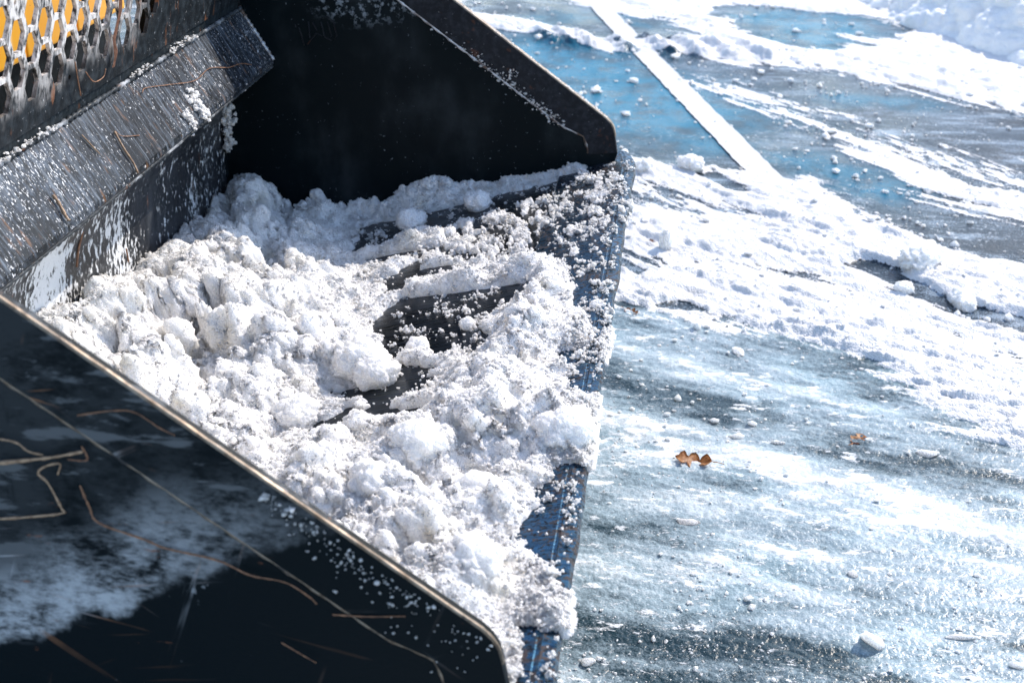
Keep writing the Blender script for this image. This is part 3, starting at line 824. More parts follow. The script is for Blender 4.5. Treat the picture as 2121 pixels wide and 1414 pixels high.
# side plates
SIDE = [(-0.036, 0.012), (-0.042, 0.050), (-0.0455, 0.066), (-0.052, 0.078), (-0.062, 0.0885), (-0.70, 0.5615), (-0.745, 0.583), (-0.790, 0.590), (-0.822, 0.590), (-0.868, 0.30), (-0.90, 0.13), (-0.914, 0.05), (-0.918, -0.10), (-0.905, -0.185), (-0.87, -0.228), (-0.82, -0.236), (-0.05, -0.0265)]
def plate(name, poly, x0, x1, mat, parent, bev=0.0012):
    bm = bmesh.new()
    n = len(poly)
    a = [bm.verts.new(W(x0, *p)) for p in poly]; b = [bm.verts.new(W(x1, *p)) for p in poly]
    bm.faces.new(a); bm.faces.new(b[::-1])
    for i in range(n): bm.faces.new((a[i], a[(i + 1) % n], b[(i + 1) % n], b[i]))
    if bev: bevel_edges(bm, bev, 1)
    return make_bm(name, bm, mat, parent)
U = np.array([-math.cos(R(36.5)), math.sin(R(36.5))]); V = np.array([-math.sin(R(36.5)), -math.cos(R(36.5))])   # along and below the sloping edge
P1 = np.array([-0.062, 0.0885])
def bar_poly():
    o = 0.069
    a = [(-0.0365, 0.016), (-0.0425, 0.050), (-0.046, 0.066), (-0.0525, 0.0775), tuple(P1 + V * 0.0006), tuple(P1 + U * 0.79 + V * 0.0006)]
    b = [tuple(P1 + U * 0.79 + V * o), tuple(P1 + U * 0.062 + V * o), (-0.108, 0.050), (-0.100, 0.032), (-0.096, 0.010)]
    return a + b
def side(x0, x1, mat, faces):
    s = plate('side_plate', SIDE, x0, x1, mat, bucket)
    for xa, xb in faces:
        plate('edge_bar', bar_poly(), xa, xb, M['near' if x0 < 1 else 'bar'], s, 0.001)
    inner = [P1 + U * 0.79 + V * 0.0705, P1 + U * 0.062 + V * 0.0705, np.array([-0.1095, 0.050]), np.array([-0.1015, 0.032]), np.array([-0.0975, 0.012])]
    return s, inner
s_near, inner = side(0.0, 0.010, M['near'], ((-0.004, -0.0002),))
weld('weld_bead', [W(-0.0015, *p) for p in inner], 0.0022, M['bare'], s_near, 90, 0.3)
s_far, inner = side(1.740, 1.750, M['far'], ((1.7350, 1.7398), (1.7502, 1.755)))
weld('weld_bead', [W(1.7385, *p) for p in inner], 0.0035, M['weld'], s_far, 90, 0.3)
# scraped bright steel along the sloping edges
for x0, x1, s in ((-0.0035, 0.0015, s_near), (1.7355, 1.7545, s_far)):
    P = [np.array(p) for p in SIDE[1:6]]
    vs, fs = [], []
    Q = smooth_path(P[:4], 3)[:-1] + [P[3] + (P[4] - P[3]) * t for t in np.linspace(0, 1, 40)]
    for i, p in enumerate(Q):
        t = Q[min(i + 1, len(Q) - 1)] - Q[max(i - 1, 0)]; t = t / np.linalg.norm(t)
        nrm = np.array([t[1], -t[0]])
        for a, lift in ((x0, -0.001), (x0 + 0.0012, 0.0016), (x1 - 0.0012, 0.0016), (x1, -0.001)):
            e = 0.0004 * (random.random() - 0.5)
            pp = p + nrm * (lift + e)
            vs.append(W(a, *pp))
    make('scraped_edge', vs, grid_faces(len(Q), 4), M['bare'], s, smooth=False)

# raised letters pressed into the far plate
LET = {0: [[(1.748, -0.722, 0.266), (1.748, -0.721, 0.26)], [(1.748, -0.714, 0.26), (1.748, -0.713, 0.257), (1.748, -0.705, 0.222)], [(1.748, -0.693, 0.273), (1.748, -0.692, 0.238)]],
       1: [[(1.748, -0.684, 0.272), (1.748, -0.676, 0.255)], [(1.748, -0.699, 0.224), (1.748, -0.678, 0.249), (1.748, -0.666, 0.244)]],
       2: [[(1.748, -0.666, 0.273), (1.748, -0.663, 0.26), (1.748, -0.661, 0.244), (1.748, -0.659, 0.241), (1.748, -0.646, 0.235)], [(1.748, -0.652, 0.274), (1.748, -0.65, 0.266), (1.748, -0.645, 0.244), (1.748, -0.648, 0.242)], [(1.748, -0.663, 0.281), (1.748, -0.651, 0.285), (1.748, -0.639, 0.275), (1.748, -0.634, 0.246), (1.748, -0.639, 0.237)]]}
for k, strokes in LET.items():
    V_, F_ = [], []
    for st in strokes:
        vs, fs = tube([W(1.7398, p[1], p[2]) for p in st], 0.0013, 6)
        b = len(V_); V_ += vs; F_ += [[i + b for i in f] for f in fs]
    make('raised_letter', V_, F_, M['bar'], s_far, smooth=True)

# bolt-on cutting edge
ce = [FL(0, 0.165, 0.0005), FL(0, 0.160, 0.0065), FL(0, 0.021, 0.0065), FL(0, 0.0195, 0.0056), FL(0, 0.016, 0.0056), FL(0, 0.014, 0.0062), FL(0, -0.002, 0.001), FL(0, -0.004, -0.006), FL(0, 0.002, -0.0125), FL(0, 0.165, -0.0125 - 0.006)]
vs, fs = [], []
NX = 90
for i in range(NX + 1):
    a = -0.012 + (1.795 + 0.012) * i / NX
    for k, p in enumerate(ce):
        w_ = 0.0022 * vnoise(np.array([a * 9.0]), np.array([1.3]), seed=61)[0] + 0.0012 * vnoise(np.array([a * 37.0]), np.array([4.0]), seed=62)[0]
        corner = -0.02 * max(0, (a - 1.70) / 0.095) ** 2 if a > 1.70 else 0
        dx = (w_ + corner) if k in (6, 7, 8) else corner * 0.6
        vs.append((p[0] + dx, a, p[2]))
n_ = len(ce)
for i in range(NX):
    for k in range(n_):
        fs.append([i * n_ + k, i * n_ + (k + 1) % n_, (i + 1) * n_ + (k + 1) % n_, (i + 1) * n_ + k])
fs.append(list(range(n_))); fs.append([NX * n_ + k for k in range(n_)][::-1])
make('cutting_edge', vs, fs, M['edge'], bucket)

# ================================================================== the loader behind the bucket
def mat_yellow():
    n = NT('yellow_machine_paint')
    run = n.noise(26, 5, 0.6, vec=n.mapping(scale=(1, 1, 0.12)))
    c = n.mix(n.ramp(n.noise(5, 3), 0.35, 0.7), (0.86, 0.42, 0.02), (0.80, 0.36, 0.015))
    c = n.mix(n.math('MULTIPLY', n.ramp(run, 0.58, 0.74), 0.55), c, (0.86, 0.66, 0.36))
    c = n.mix(n.ramp(n.noise(48, 5, 0.66), 0.66, 0.71), c, (0.10, 0.055, 0.03))
    return n.done(n.bsdf(c, 0.42, 0.0, n.bump(run, 0.001, 0.3)))
def mat_rubber():
    n = NT('black_tyre_rubber')
    f = n.noise(40, 5)
    return n.done(n.bsdf(n.mix(n.ramp(f, 0.4, 0.75), (0.014, 0.014, 0.015), (0.06, 0.06, 0.06)), 0.8, 0.0, n.bump(f, 0.002, 0.5)))
M['yellow'] = mat_yellow(); M['rubber'] = mat_rubber()
M['frame'] = mat_paint('frame_black', rough=0.5, speck=0.3, rust=0.4)
loader = empty('compact_loader', (-1.6, 0.87, 0.0))
tag(loader, 'yellow compact wheel loader standing behind the bucket, seen through the guard holes', 'loader')
def box_part(name, x0, x1, y0, y1, z0, z1, mat, parent, bev=0.012):
    bm = box_bm(((x0 + x1) / 2, (y0 + y1) / 2, (z0 + z1) / 2), (abs(x1 - x0), abs(y1 - y0), abs(z1 - z0)))
    bevel_edges(bm, bev, 2)
    return make_bm(name, bm, mat, parent)
xs = [0.0, 0.45, 0.93, 1.30, 1.52, 1.76]
for a, b in zip(xs[:-1], xs[1:]):
    box_part('front_panel', -1.16, -1.1, a + 0.002, b - 0.002, 0.717, 1.30, M['yellow'], loader, 0.004)
box_part('coupler_plate', -1.16, -1.125, 0.1, 1.70, 0.26, 0.714, M['frame'], loader, 0.004)
box_part('body', -2.9, -1.25, 0.30, 1.44, 0.42, 1.25, M['yellow'], loader, 0.05)
box_part('cab', -2.35, -1.45, 0.36, 1.38, 1.252, 2.05, M['frame'], loader, 0.06)
for y in (0.22, 1.40):
    arm = box_part('lift_arm', -2.7, -1.17, y, y + 0.12, 1.02, 1.22, M['yellow'], loader, 0.02)
    box_part('lift_arm_foot', -1.25, -1.163, y + 0.003, y + 0.117, 0.50, 1.018, M['yellow'], loader, 0.02)
def wheel(xc, yc):
    bm = bmesh.new()
    prof = [(0.24, -0.10), (0.36, -0.125), (0.40, -0.11), (0.41, 0), (0.40, 0.11), (0.36, 0.125), (0.24, 0.10)]
    N = 48
    rings = [[bm.verts.new((xc + (r_ + (0.022 if (k % 4 < 2 and r_ > 0.39) else 0)) * math.cos(2 * math.pi * k / N), yc + w_, 0.43 + (r_ + (0.0 if r_ < .39 else (0.0 if k % 4 >= 2 else 0.012))) * math.sin(2 * math.pi * k / N))) for r_, w_ in prof] for k in range(N)]
    for k in range(N):
        for j in range(len(prof) - 1):
            bm.faces.new((rings[k][j], rings[k][j + 1], rings[(k + 1) % N][j + 1], rings[(k + 1) % N][j]))
    t = make_bm('tyre', bm, M['rubber'], loader)
    bm = bmesh.new()
    m = Matrix.Translation((xc, yc, 0.43)) @ Matrix.Rotation(math.pi / 2, 4, 'X')
    bmesh.ops.create_cone(bm, cap_ends=True, segments=32, radius1=0.245, radius2=0.245, depth=0.13, matrix=m)
    bevel_edges(bm, 0.015)
    make_bm('rim', bm, M['yellow'], t)
for xc in (-1.62, -2.6):
    for yc in (0.13, 1.63): wheel(xc, yc)

# ================================================================== snow scooped into the bucket
BARE = [
    [(1.12, 0.43), (1.173, 0.405), (1.147, 0.281), (1.134, 0.163), (1.106, 0.151), (1.038, 0.228), (1.012, 0.236), (0.931, 0.202), (0.908, 0.215), (0.911, 0.265), (0.94, 0.312), (0.925, 0.343), (0.975, 0.396)],
    [(0.861, 0.382), (0.881, 0.366), (0.871, 0.298), (0.836, 0.275), (0.816, 0.311), (0.779, 0.343), (0.786, 0.36)],
    [(1.278, 0.457), (1.343, 0.442), (1.377, 0.409), (1.343, 0.392), (1.265, 0.406), (1.254, 0.432)],
    [(1.66, 0.60), (1.67, 0.50), (1.68, 0.35), (1.69, 0.2), (1.70, 0.12), (1.64, 0.17), (1.60, 0.28), (1.57, 0.39), (1.54, 0.50), (1.52, 0.58)],
    [(1.193, 0.081), (1.327, -0.008), (1.112, -0.03), (0.957, -0.02), (0.95, 0.032), (1.06, 0.062)],
    [(0.794, 0.045), (0.775, 0.0), (0.69, -0.02), (0.675, 0.024)],
    [(0.445, 0.032), (0.43, -0.01), (0.354, -0.02), (0.328, -0.02), (0.22, -0.02), (0.26, 0.022), (0.326, 0.050), (0.364, 0.030), (0.412, 0.045)],
    [(0.11, 0.034), (0.107, -0.03), (0.0, -0.03), (0.02, 0.025)],
    [(0.711, 0.436), (0.752, 0.4), (0.732, 0.387), (0.7, 0.425)],
    [(1.80, 0.09), (1.80, -0.02), (1.69, -0.02), (1.69, 0.075)],
    [(1.29, 0.30), (1.315, 0.40), (1.31, 0.50), (1.29, 0.42)], [(1.42, 0.38), (1.44, 0.48), (1.44, 0.57), (1.425, 0.48)],
    [(0.80, 0.27), (0.825, 0.35), (0.82, 0.43), (0.80, 0.36)], [(0.70, 0.26), (0.72, 0.34), (0.715, 0.42), (0.70, 0.34)],
]
SPECK = [(1.36, 0.36), (1.50, 0.40), (1.62, 0.42), (1.70, 0.30), (1.71, 0.10), (1.62, -0.03), (1.06, -0.03), (1.12, 0.06), (1.22, 0.12), (1.27, 0.25)]

def load_depth(x, t):
    lo = fbm(x * 5, t * 7, octaves=4, seed=71); md = fbm(x * 17, t * 22, octaves=3, seed=75)
    tl = t + (0.010 * fbm(x * 16, 0 * x + 3.3, octaves=3, seed=78) + 0.006 * fbm(x * 60, 0 * x + 1.3, octaves=3, seed=79)) * sstep(0.12, 0.0, t)
    base = np.interp(tl, [-0.03, -0.012, 0.0, 0.03, 0.1, 0.3, 0.5, 0.7, 0.86, 0.95], [-0.015, -0.004, 0.010, 0.026, 0.044, 0.064, 0.088, 0.115, 0.125, 0.13])
    f = np.interp(x, [0.0, 0.6, 1.0, 1.3, 1.5, 1.75], [1.25, 1.2, 1.05, 0.72, 0.66, 0.74])
    f = f * (1 - 0.45 * sstep(1.05, 1.35, x) * sstep(0.48, 0.36, t))
    base = base * np.where(base > 0, f, 1)
    back = np.interp(x, [0, 0.5, 0.85, 1.03, 1.2, 1.32, 1.56, 1.74], [0.22, 0.24, 0.235, 0.185, 0.14, 0.16, 0.125, 0.165])
    w = sstep(0.55, 0.86, t)
    D = base * (1 - w) + back * w
    D = D + sstep(0.02, 0.08, D) * (0.020 * lo + 0.010 * md)
    lipk = sstep(-0.01, 0.05, t)
    D = D + 0.035 * lipk * np.exp(-((x - 0.89) / 0.10) ** 2 - ((t - 0.085) / 0.06) ** 2)          # heap on the lip
    D = D + 0.030 * lipk * np.exp(-((x - 0.52) / 0.13) ** 2 - ((t - 0.06) / 0.07) ** 2)
    D = D + 0.035 * np.exp(-((x - 0.92) / 0.10) ** 2 - ((t - 0.58) / 0.07) ** 2)           # smooth pressed lump
    D = D + 0.022 * np.exp(-((t - 0.5 - 0.12 * (x - 1.2)) / 0.05) ** 2) * sstep(1.05, 1.3, x) * (0.4 + lo)
    wx = x + 0.022 * fbm(x * 26, t * 14, octaves=4, seed=81, gain=0.6); wt = t + 0.020 * fbm(x * 30, t * 20, octaves=3, seed=85)
    sd = np.full(x.shape, -1.0)
    for ip, p in enumerate(BARE):
        s_ = poly_sd(wx, wt, p) + 0.004
        sd = np.maximum(sd, np.maximum(s_, poly_sd(wx + (0.06 if ip in (1, 2, 8) else 0.025), wt, p)))
    keep = sstep(0.004, -0.012, sd)
    D = np.minimum(D, 0.006 + np.maximum(-sd, 0) * (0.42 + 0.5 * md))
    D = D * keep - 0.012 * (1 - keep)
    sp = sstep(-0.03, 0.03, poly_sd(wx, wt, SPECK))
    thin = sstep(-0.05, 0.45, fbm(x * 26, t * 60, octaves=4, seed=91) + 0.5 * fbm(x * 90, t * 130, octaves=2, seed=92)) * 0.019 - 0.0085
    D = D * (1 - sp) + np.minimum(thin, D) * sp
    # thin worn strip along the lip, ragged
    lip = sstep(0.05, 0.0, t) * sstep(0.50, 0.95, x)
    thin2 = sstep(-0.10, 0.30, fbm(x * 24 + 5, t * 60, octaves=4, seed=94)) * 0.024 - 0.008
    D = D * (1 - lip) + np.minimum(thin2, D) * lip
    return D

def build_load():
    xs = np.concatenate([np.linspace(0.012, 0.9, 520)[:-1], np.linspace(0.9, 1.7375, 420)])
    ts = np.linspace(-0.03, 0.905, 440)
    x, t = np.meshgrid(xs, ts, indexing='ij')
    D = load_depth(x, t)
    back = sstep(0.80, 0.87, t)
    P = np.stack(FL(x, t - 0 * x, D), -1)
    # stay in front of the rear curve
    amp = np.clip(D / 0.055, 0, 1)
    amp = np.maximum(amp, 0.22 * (D > 0.002)) * (0.45 + 0.75 * sstep(-0.4, 0.4, fbm(x * 8, t * 9, octaves=3, seed=99)))
    press = 1 - 0.75 * np.exp(-((x - 0.92) / 0.09) ** 2 - ((t - 0.60) / 0.06) ** 2)
    press = press * (1 - 0.6 * sstep(1.0, 1.25, x) * sstep(0.40, 0.5, t) * sstep(0.75, 0.62, t))
    for sc, a, sd in ((10, 0.036, 101), (23, 0.0150, 102), (56, 0.0062, 103), (150, 0.0030, 104)):
        n = -grid_normals(P)
        if n[..., 2].mean() < 0: n = -n
        q = P * sc
        wv = np.stack([vnoise(q[..., 0] * .9 + 7 * i, q[..., 1] * .9 - 5 * i, q[..., 2] * .9 + 3 * i, seed=sd + 50 + i) for i in range(3)], -1)
        q = q + (0.30 if sc < 40 else 0.45) * wv
        b = billow(q[..., 0], q[..., 1], q[..., 2], seed=sd, fill=0.88, p=0.68)
        b = b * 0.8 + 0.30 * vnoise(q[..., 0] * 2.3, q[..., 1] * 2.3, q[..., 2] * 2.3, seed=sd + 60) + 0.16 * vnoise(q[..., 0] * 5.1, q[..., 1] * 5.1, q[..., 2] * 5.1, seed=sd + 61)
        k = amp * (press if sc < 100 else 1)
        P = P + n * ((b - 0.35) * a * k)[..., None]
    gn = vnoise(x * 330, t * 330, seed=171) * 0.0012 + vnoise(x * 150, t * 150, seed=172) * 0.0016
    P = P + grid_normals(P) * (np.sign(grid_normals(P)[..., 2].mean()) * gn * np.clip(amp * 2, 0, 1))[..., None]
    P[..., 0] = np.where(P[..., 2] > 0.2, np.maximum(P[..., 0], -0.897), P[..., 0])
    P[..., 1] = np.clip(P[..., 1], 0.011, 1.7385)
    q = grid_faces(len(xs), len(ts))
    keep = (D.ravel()[q] > -0.0035).any(1)
    q = q[keep]
    used = np.unique(q); remap = np.full(D.size, -1); remap[used] = np.arange(len(used))
    V = P.reshape(-1, 3)
    nrm_up = np.cross(V[q[:, 1]] - V[q[:, 0]], V[q[:, 2]] - V[q[:, 0]])[:, 2].mean()
    q = remap[q]
    if nrm_up < 0: q = q[:, ::-1]
    o = make('snow_load', V[used], q, M['snow'], origin=(-0.4, 0.87, 0.4), smooth=True)
    tag(o, 'coarse wet snow filling the floor of the black bucket', 'snow', kind='stuff')
    nn = grid_normals(P); nn = nn * np.sign(nn[..., 2].mean())
    vi = np.nonzero((D > 0.004).ravel())[0]
    lipv = np.nonzero(((D > 0.0) & (t < 0.045)).ravel())[0]
    pick = np.concatenate([RNG.choice(vi, 72000, replace=False), RNG.choice(lipv, 7000, replace=False)])
    pp, pn = P.reshape(-1, 3)[pick], nn.reshape(-1, 3)[pick]
    r_ = np.exp(RNG.normal(math.log(0.00165), 0.40, len(pick))).clip(0.0009, 0.0045)
    return xs, ts, P, pp + pn * (r_ * 0.25)[:, None], r_
LX, LT, LP, GP, GR = build_load()
def load_at(x, t):
    i = int(np.clip(np.searchsorted(LX, x), 0, len(LX) - 1)); j = int(np.clip(np.searchsorted(LT, t), 0, len(LT) - 1))
    return Vector(LP[i, j])

# ------------------------------------------------------------------ lumps that can be lifted out one by one
def ico(sub):
    bm = bmesh.new(); bmesh.ops.create_icosphere(bm, subdivisions=sub, radius=1.0)
    v = np.array([x.co[:] for x in bm.verts]); f = np.array([[q.index for q in g.verts] for g in bm.faces]); bm.free()
    return v, f
ICO = {k: ico(k) for k in (1, 2, 3, 4, 5, 6)}
ICO[0] = (np.array([(1, 0, 0), (-1, 0, 0), (0, 1, 0), (0, -1, 0), (0, 0, 1), (0, 0, -1)], float),
          np.array([(0, 2, 4), (2, 1, 4), (1, 3, 4), (3, 0, 4), (2, 0, 5), (1, 2, 5), (3, 1, 5), (0, 3, 5)]))

def lump(name, c, rad, seed, label, cat, group, mat, squash=(1, 1, 0.85), sub=6, rough=1.0, flat=0.0):
    v, f = ICO[sub]
    rng = np.random.default_rng(seed)
    s = np.array(squash) * rad
    o = rng.uniform(0, 50, 3)
    p = v.copy()
    r = 1 + 0.22 * fbm(p[:, 0] * 1.3 + o[0], p[:, 1] * 1.3 + o[1], p[:, 2] * 1.3 + o[2], octaves=3, seed=seed)
    for sc, a in ((2.0, 0.22), (4.6, 0.13), (10.5, 0.065), (22, 0.035), (44, 0.020)):
        r = r + rough * a * (billow(p[:, 0] * sc + o[0], p[:, 1] * sc + o[1], p[:, 2] * sc + o[2], seed=seed + int(sc * 10), fill=0.85) - 0.35)
    if flat:
        for _ in range(14):                           # chop flat facets like broken ice
            d = rng.normal(size=3); d /= np.linalg.norm(d)
            h = rng.uniform(0.55, 0.85)
            e = np.maximum((p * r[:, None]) @ d - h, 0) * flat
            p = p - (e / np.maximum(r, 0.2))[:, None] * d
    p = p * r[:, None] * s
    a = rng.uniform(0, 6.28); p = p @ np.array(Matrix.Rotation(a, 3, 'Z')).T
    ob = make(name, p + np.array(c), f, mat, origin=c, smooth=True)
    return tag(ob, label, cat, group)

CLODS = [
    (0.877, 0.402, 0.046, 'large round snow clod at the left edge of the bare streaked metal'),
    (0.835, 0.365, 0.034, 'snow clod just below the large round one, over the dark gap'),
    (0.48, 0.215, 0.040, 'smooth egg shaped snow clod in the near middle of the bucket'),
    (0.205, 0.10, 0.036, 'yellowish snow clod beside the near side plate edge'),
    (0.60, 0.40, 0.027, 'greyish snow clod in the hollow towards the near plate'),
    (0.545, 0.365, 0.024, 'small grey snow clod in front of the near plate hollow'),
    (0.74, 0.475, 0.034, 'snow clod behind the grey hollow in the middle of the load'),
    (0.52, 0.03, 0.040, 'bulging snow clod hanging over the near part of the cutting edge'),
    (0.36, 0.24, 0.030, 'snow clod standing behind the smooth egg shaped one nearer the plate'),
    (0.40, 0.13, 0.034, 'long snow clod between the egg shaped one and the rusty bare edge'),
    (0.99, 0.245, 0.013, 'small lone snow crumb lump lying on the streaked bare metal'),
    (0.925, 0.318, 0.020, 'tilted snow clod on the lower rim of the streaked bare metal'),
    (1.635, 0.33, 0.028, 'pale icy snow clod beside the dark swept streak near the far plate'),
    (1.60, 0.47, 0.030, 'blocky snow clod against the dark far side plate'),
    (0.965, 0.022, 0.011, 'small snow lump alone on the blue steel of the cutting edge'),
]
for i, (x, t, r_, lab) in enumerate(CLODS):
    c = load_at(x, t)
    fl = Vector(FL(x, t, 0.0)); up = Vector((-ST, 0, CT))
    d = max((c - fl).dot(up), 0.0)
    lump('snow_clod', tuple(fl + up * (max(d - 0.35 * r_, 0.45 * r_))), r_, 200 + i, lab, 'snow clod', 'snow clods in the bucket', M['clod'], sub=6 if r_ > 0.031 else 5)
STEPC = [((1.298, -0.791, 0.214), 0.014, 'bright snow smear stuck high on the sloping plate'), ((1.240, -0.787, 0.206), 0.009, 'small snow smear below the bright one on the sloping plate'),
         ((1.730, -0.890, 0.072), 0.018, 'snow lump frozen in the corner under the nose of the sloping plate'), ((1.733, -0.893, 0.012), 0.013, 'narrow snow lump frozen to the rear corner weld'),
         ((1.7365, -0.258, 0.178), 0.008, 'tiny snow tuft stuck on the weld of the far side plate')]
for i, (p, r_, lab) in enumerate(STEPC):
    c = np.array(W(*p)); rng = np.random.default_rng(500 + i)
    N = 70 if i != 4 else 30
    q = rng.normal(size=(N, 3)) * r_ * 0.62
    if i < 2:
        q[:, 0] = -q[:, 2] * 0.61 + abs(rng.normal(size=N)) * 0.002 + 0.003; q[:, 2] *= 1.5; q[:, 0] = -q[:, 2] * 0.61 + abs(rng.normal(size=N)) * 0.003 + 0.003
    elif i < 4: q[:, 0] = abs(q[:, 0]) * 0.8; q[:, 2] *= 1.3
    else: q[:, 1] *= 0.3
    v, f = ICO[2]
    V_ = np.concatenate([v * (1 + 0.22 * rng.normal(size=(len(v), 1))) * r_ * rng.uniform(0.12, 0.42) + q[k] + c for k in range(N)])
    F_ = np.concatenate([f + len(v) * k for k in range(N)])
    tag(make('stuck_snow', V_, F_, M['clod'], origin=tuple(c), smooth=False), lab, 'snow', 'snow stuck to the bucket steel')

# ------------------------------------------------------------------ crumbs: nobody could count them
def crumbs(name, pts, radii, mat, label, seed, sub=1, squash=0.8, rough=0.28):
    v, f = ICO[sub]
    rng = np.random.default_rng(seed)
    N = len(pts)
    var = [v * (1 + rough * rng.normal(size=(len(v), 1))).clip(0.5, 1.6) for _ in range(10)]
    k = rng.integers(0, 10, N)
    base = np.stack(var)[k]
    ang = rng.uniform(0, 6.283, N); ca, sa = np.cos(ang), np.sin(ang)
    tilt = rng.uniform(-0.7, 0.7, N); cb, sb = np.cos(tilt), np.sin(tilt)
    x = base[..., 0] * ca[:, None] - base[..., 1] * sa[:, None]; y = base[..., 0] * sa[:, None] + base[..., 1] * ca[:, None]; z = base[..., 2]
    y, z = y * cb[:, None] - z * sb[:, None], y * sb[:, None] + z * cb[:, None]
    st = rng.uniform(0.75, 1.3, (N, 3))
    P = np.stack([x * st[:, :1], y * st[:, 1:2], z * squash], -1) * np.asarray(radii)[:, None, None] + np.asarray(pts)[:, None, :]
    F = f[None] + (np.arange(N) * len(v))[:, None, None]
    o = make(name, P.reshape(-1, 3), F.reshape(-1, 3), mat, origin=tuple(np.mean(pts, 0)), smooth=False)
    return tag(o, label, 'snow crumbs', kind='stuff')

crumbs('snow_grains', GP, GR, M['clod'], 'coarse icy grains covering the snow heaped in the bucket', 4, sub=0, squash=0.95, rough=0.2)

def bucket_crumbs():
    n = 26000
    x = RNG.uniform(0.015, 1.735, n); t = RNG.uniform(-0.002, 0.62, n)
    D = load_depth(x, t)
    near_edge = np.exp(-((D - 0.004) / 0.012) ** 2)
    cl = sstep(-0.25, 0.35, fbm(x * 22, t * 45, octaves=3, seed=131))
    p = np.where(D < 0.0, 0.10 + 0.24 * cl * (t < 0.33) * (x > 0.9) + 0.50 * cl * (x < 0.9) * (t < 0.07), 0.42 * near_edge) * (0.35 + cl)
    m = RNG.random(n) < p
    x, t, D = x[m], t[m], D[m]
    r_ = np.exp(RNG.normal(math.log(0.0019), 0.65, len(x))).clip(0.0008, 0.010)
    X, Y, Z = FL(x, t, np.maximum(D, 0.0) * 0.9 + np.where(t < 0.16, 0.0062, 0) + r_ * 0.45)
    pts = np.stack([X, Y, Z], -1)
    s = r_ < 0.0028
    crumbs('snow_crumbs', pts[s], r_[s], M['clod'], 'loose icy snow crumbs scattered over the bare bucket floor and lip', 5)
    V_, F_, k0 = [], [], 0
    rng = np.random.default_rng(77)
    v, f = ICO[1]
    for q, rr in zip(pts[~s], r_[~s]):                # bigger crumbs are clusters of grains
        for _ in range(9):
            c = q + rng.normal(size=3) * rr * np.array([0.62, 0.62, 0.40])
            V_.append(c + v * (1 + 0.25 * rng.normal(size=(len(v), 1))) * rr * rng.uniform(0.25, 0.6)); F_.append(f + k0); k0 += len(v)
    tag(make('crumb_clusters', np.concatenate(V_), np.concatenate(F_), M['clod'], origin=(-0.2, 1.2, 0.4)), 'clustered snow crumbs lying on the bare bucket floor', 'snow crumbs', kind='stuff')
bucket_crumbs()

def plate_crumbs():
    pts, rad = [], []
    def add(p, r_): pts.append(p); rad.append(r_)
    for _ in range(300):                              # ledge along the far bar
        s = RNG.beta(1.2, 2.2) * 0.36
        c = P1 + U * (0.06 + s) + V * (0.066 + RNG.normal() * 0.006)
        add(W(1.7345 + 0.003 * RNG.random(), *c), float(np.exp(RNG.normal(math.log(0.0016), 0.5))))
    for _ in range(260):                              # top edge of the far plate
        s = RNG.random() ** 1.3 * 0.5
        c = P1 + U * s - V * 0.001
        add(W(1.741 + 0.012 * RNG.random(), *c), float(np.exp(RNG.normal(math.log(0.0016), 0.5))))
    for _ in range(220):                              # spatter on the near plate's front corner
        s = RNG.random() ** 0.8
        c = P1 + U * (s * 0.26 - 0.02) + V * (0.006 + abs(RNG.normal()) * 0.030 * (1.2 - s))
        add(W(-0.0055, *c), float(np.exp(RNG.normal(math.log(0.0009), 0.5))))
    for _ in range(420):                              # frozen grains along the nose
        a = RNG.uniform(0.7, 1.73)
        if vnoise(np.array([a * 14]), np.array([0.5]), seed=141)[0] < -0.1: continue
        q = RNG.normal() * 0.008
        add(W(a, -0.777 - abs(q) * 0.5, 0.186 + q), float(np.exp(RNG.normal(math.log(0.0017), 0.5))))
    for _ in range(500):                              # along the top crease
        a = RNG.uniform(0.4, 1.45)
        if vnoise(np.array([a * 11]), np.array([2.5]), seed=142)[0] < -0.15: continue
        add(W(a, -0.838 + RNG.normal() * 0.003 + 0.003, 0.300 + abs(RNG.normal()) * 0.004), float(np.exp(RNG.normal(math.log(0.0016), 0.45))))
    r_ = np.clip(np.array(rad), 0.0006, 0.0035)
    crumbs('frozen_crumbs', np.array(pts), r_, M['clod'], 'frozen snow grains clinging to the edges of the bucket plates', 6)
plate_crumbs()

def ground_crumbs():
    n = 60000
    rr = 1 / RNG.uniform(1 / 7.0, 1 / 1.5, n); th = -YAW + RNG.uniform(R(-6), R(24), n)
    X = CAM[0] + rr * np.sin(th); Y = CAM[1] + rr * np.cos(th)
    F = ground_fields(X, Y)
    near_edge = np.exp(-((F[1] - 0.35) / 0.35) ** 2)
    cl = sstep(-0.2, 0.5, fbm(X * 5, Y * 5, octaves=3, seed=151))
    p = (0.05 + 0.32 * near_edge * (1 - F[2]) + 0.011 * F[2]) * (0.2 + cl)
    m = RNG.random(n) < p
    X, Y = X[m], Y[m]
    Z = ground_height(X, Y, ground_fields(X, Y))
    r_ = np.exp(RNG.normal(math.log(0.0032), 0.6, len(X))).clip(0.0012, 0.016) * np.interp(Y, [0.5, 1.5, 2.2, 5], [0.45, 0.6, 1.1, 1.5])
    crumbs('scattered_snow', np.stack([X, Y, Z + r_ * 0.3], -1), r_, M['clod'], 'small snow bits scattered over the icy asphalt', 8, squash=0.7)
ground_crumbs()

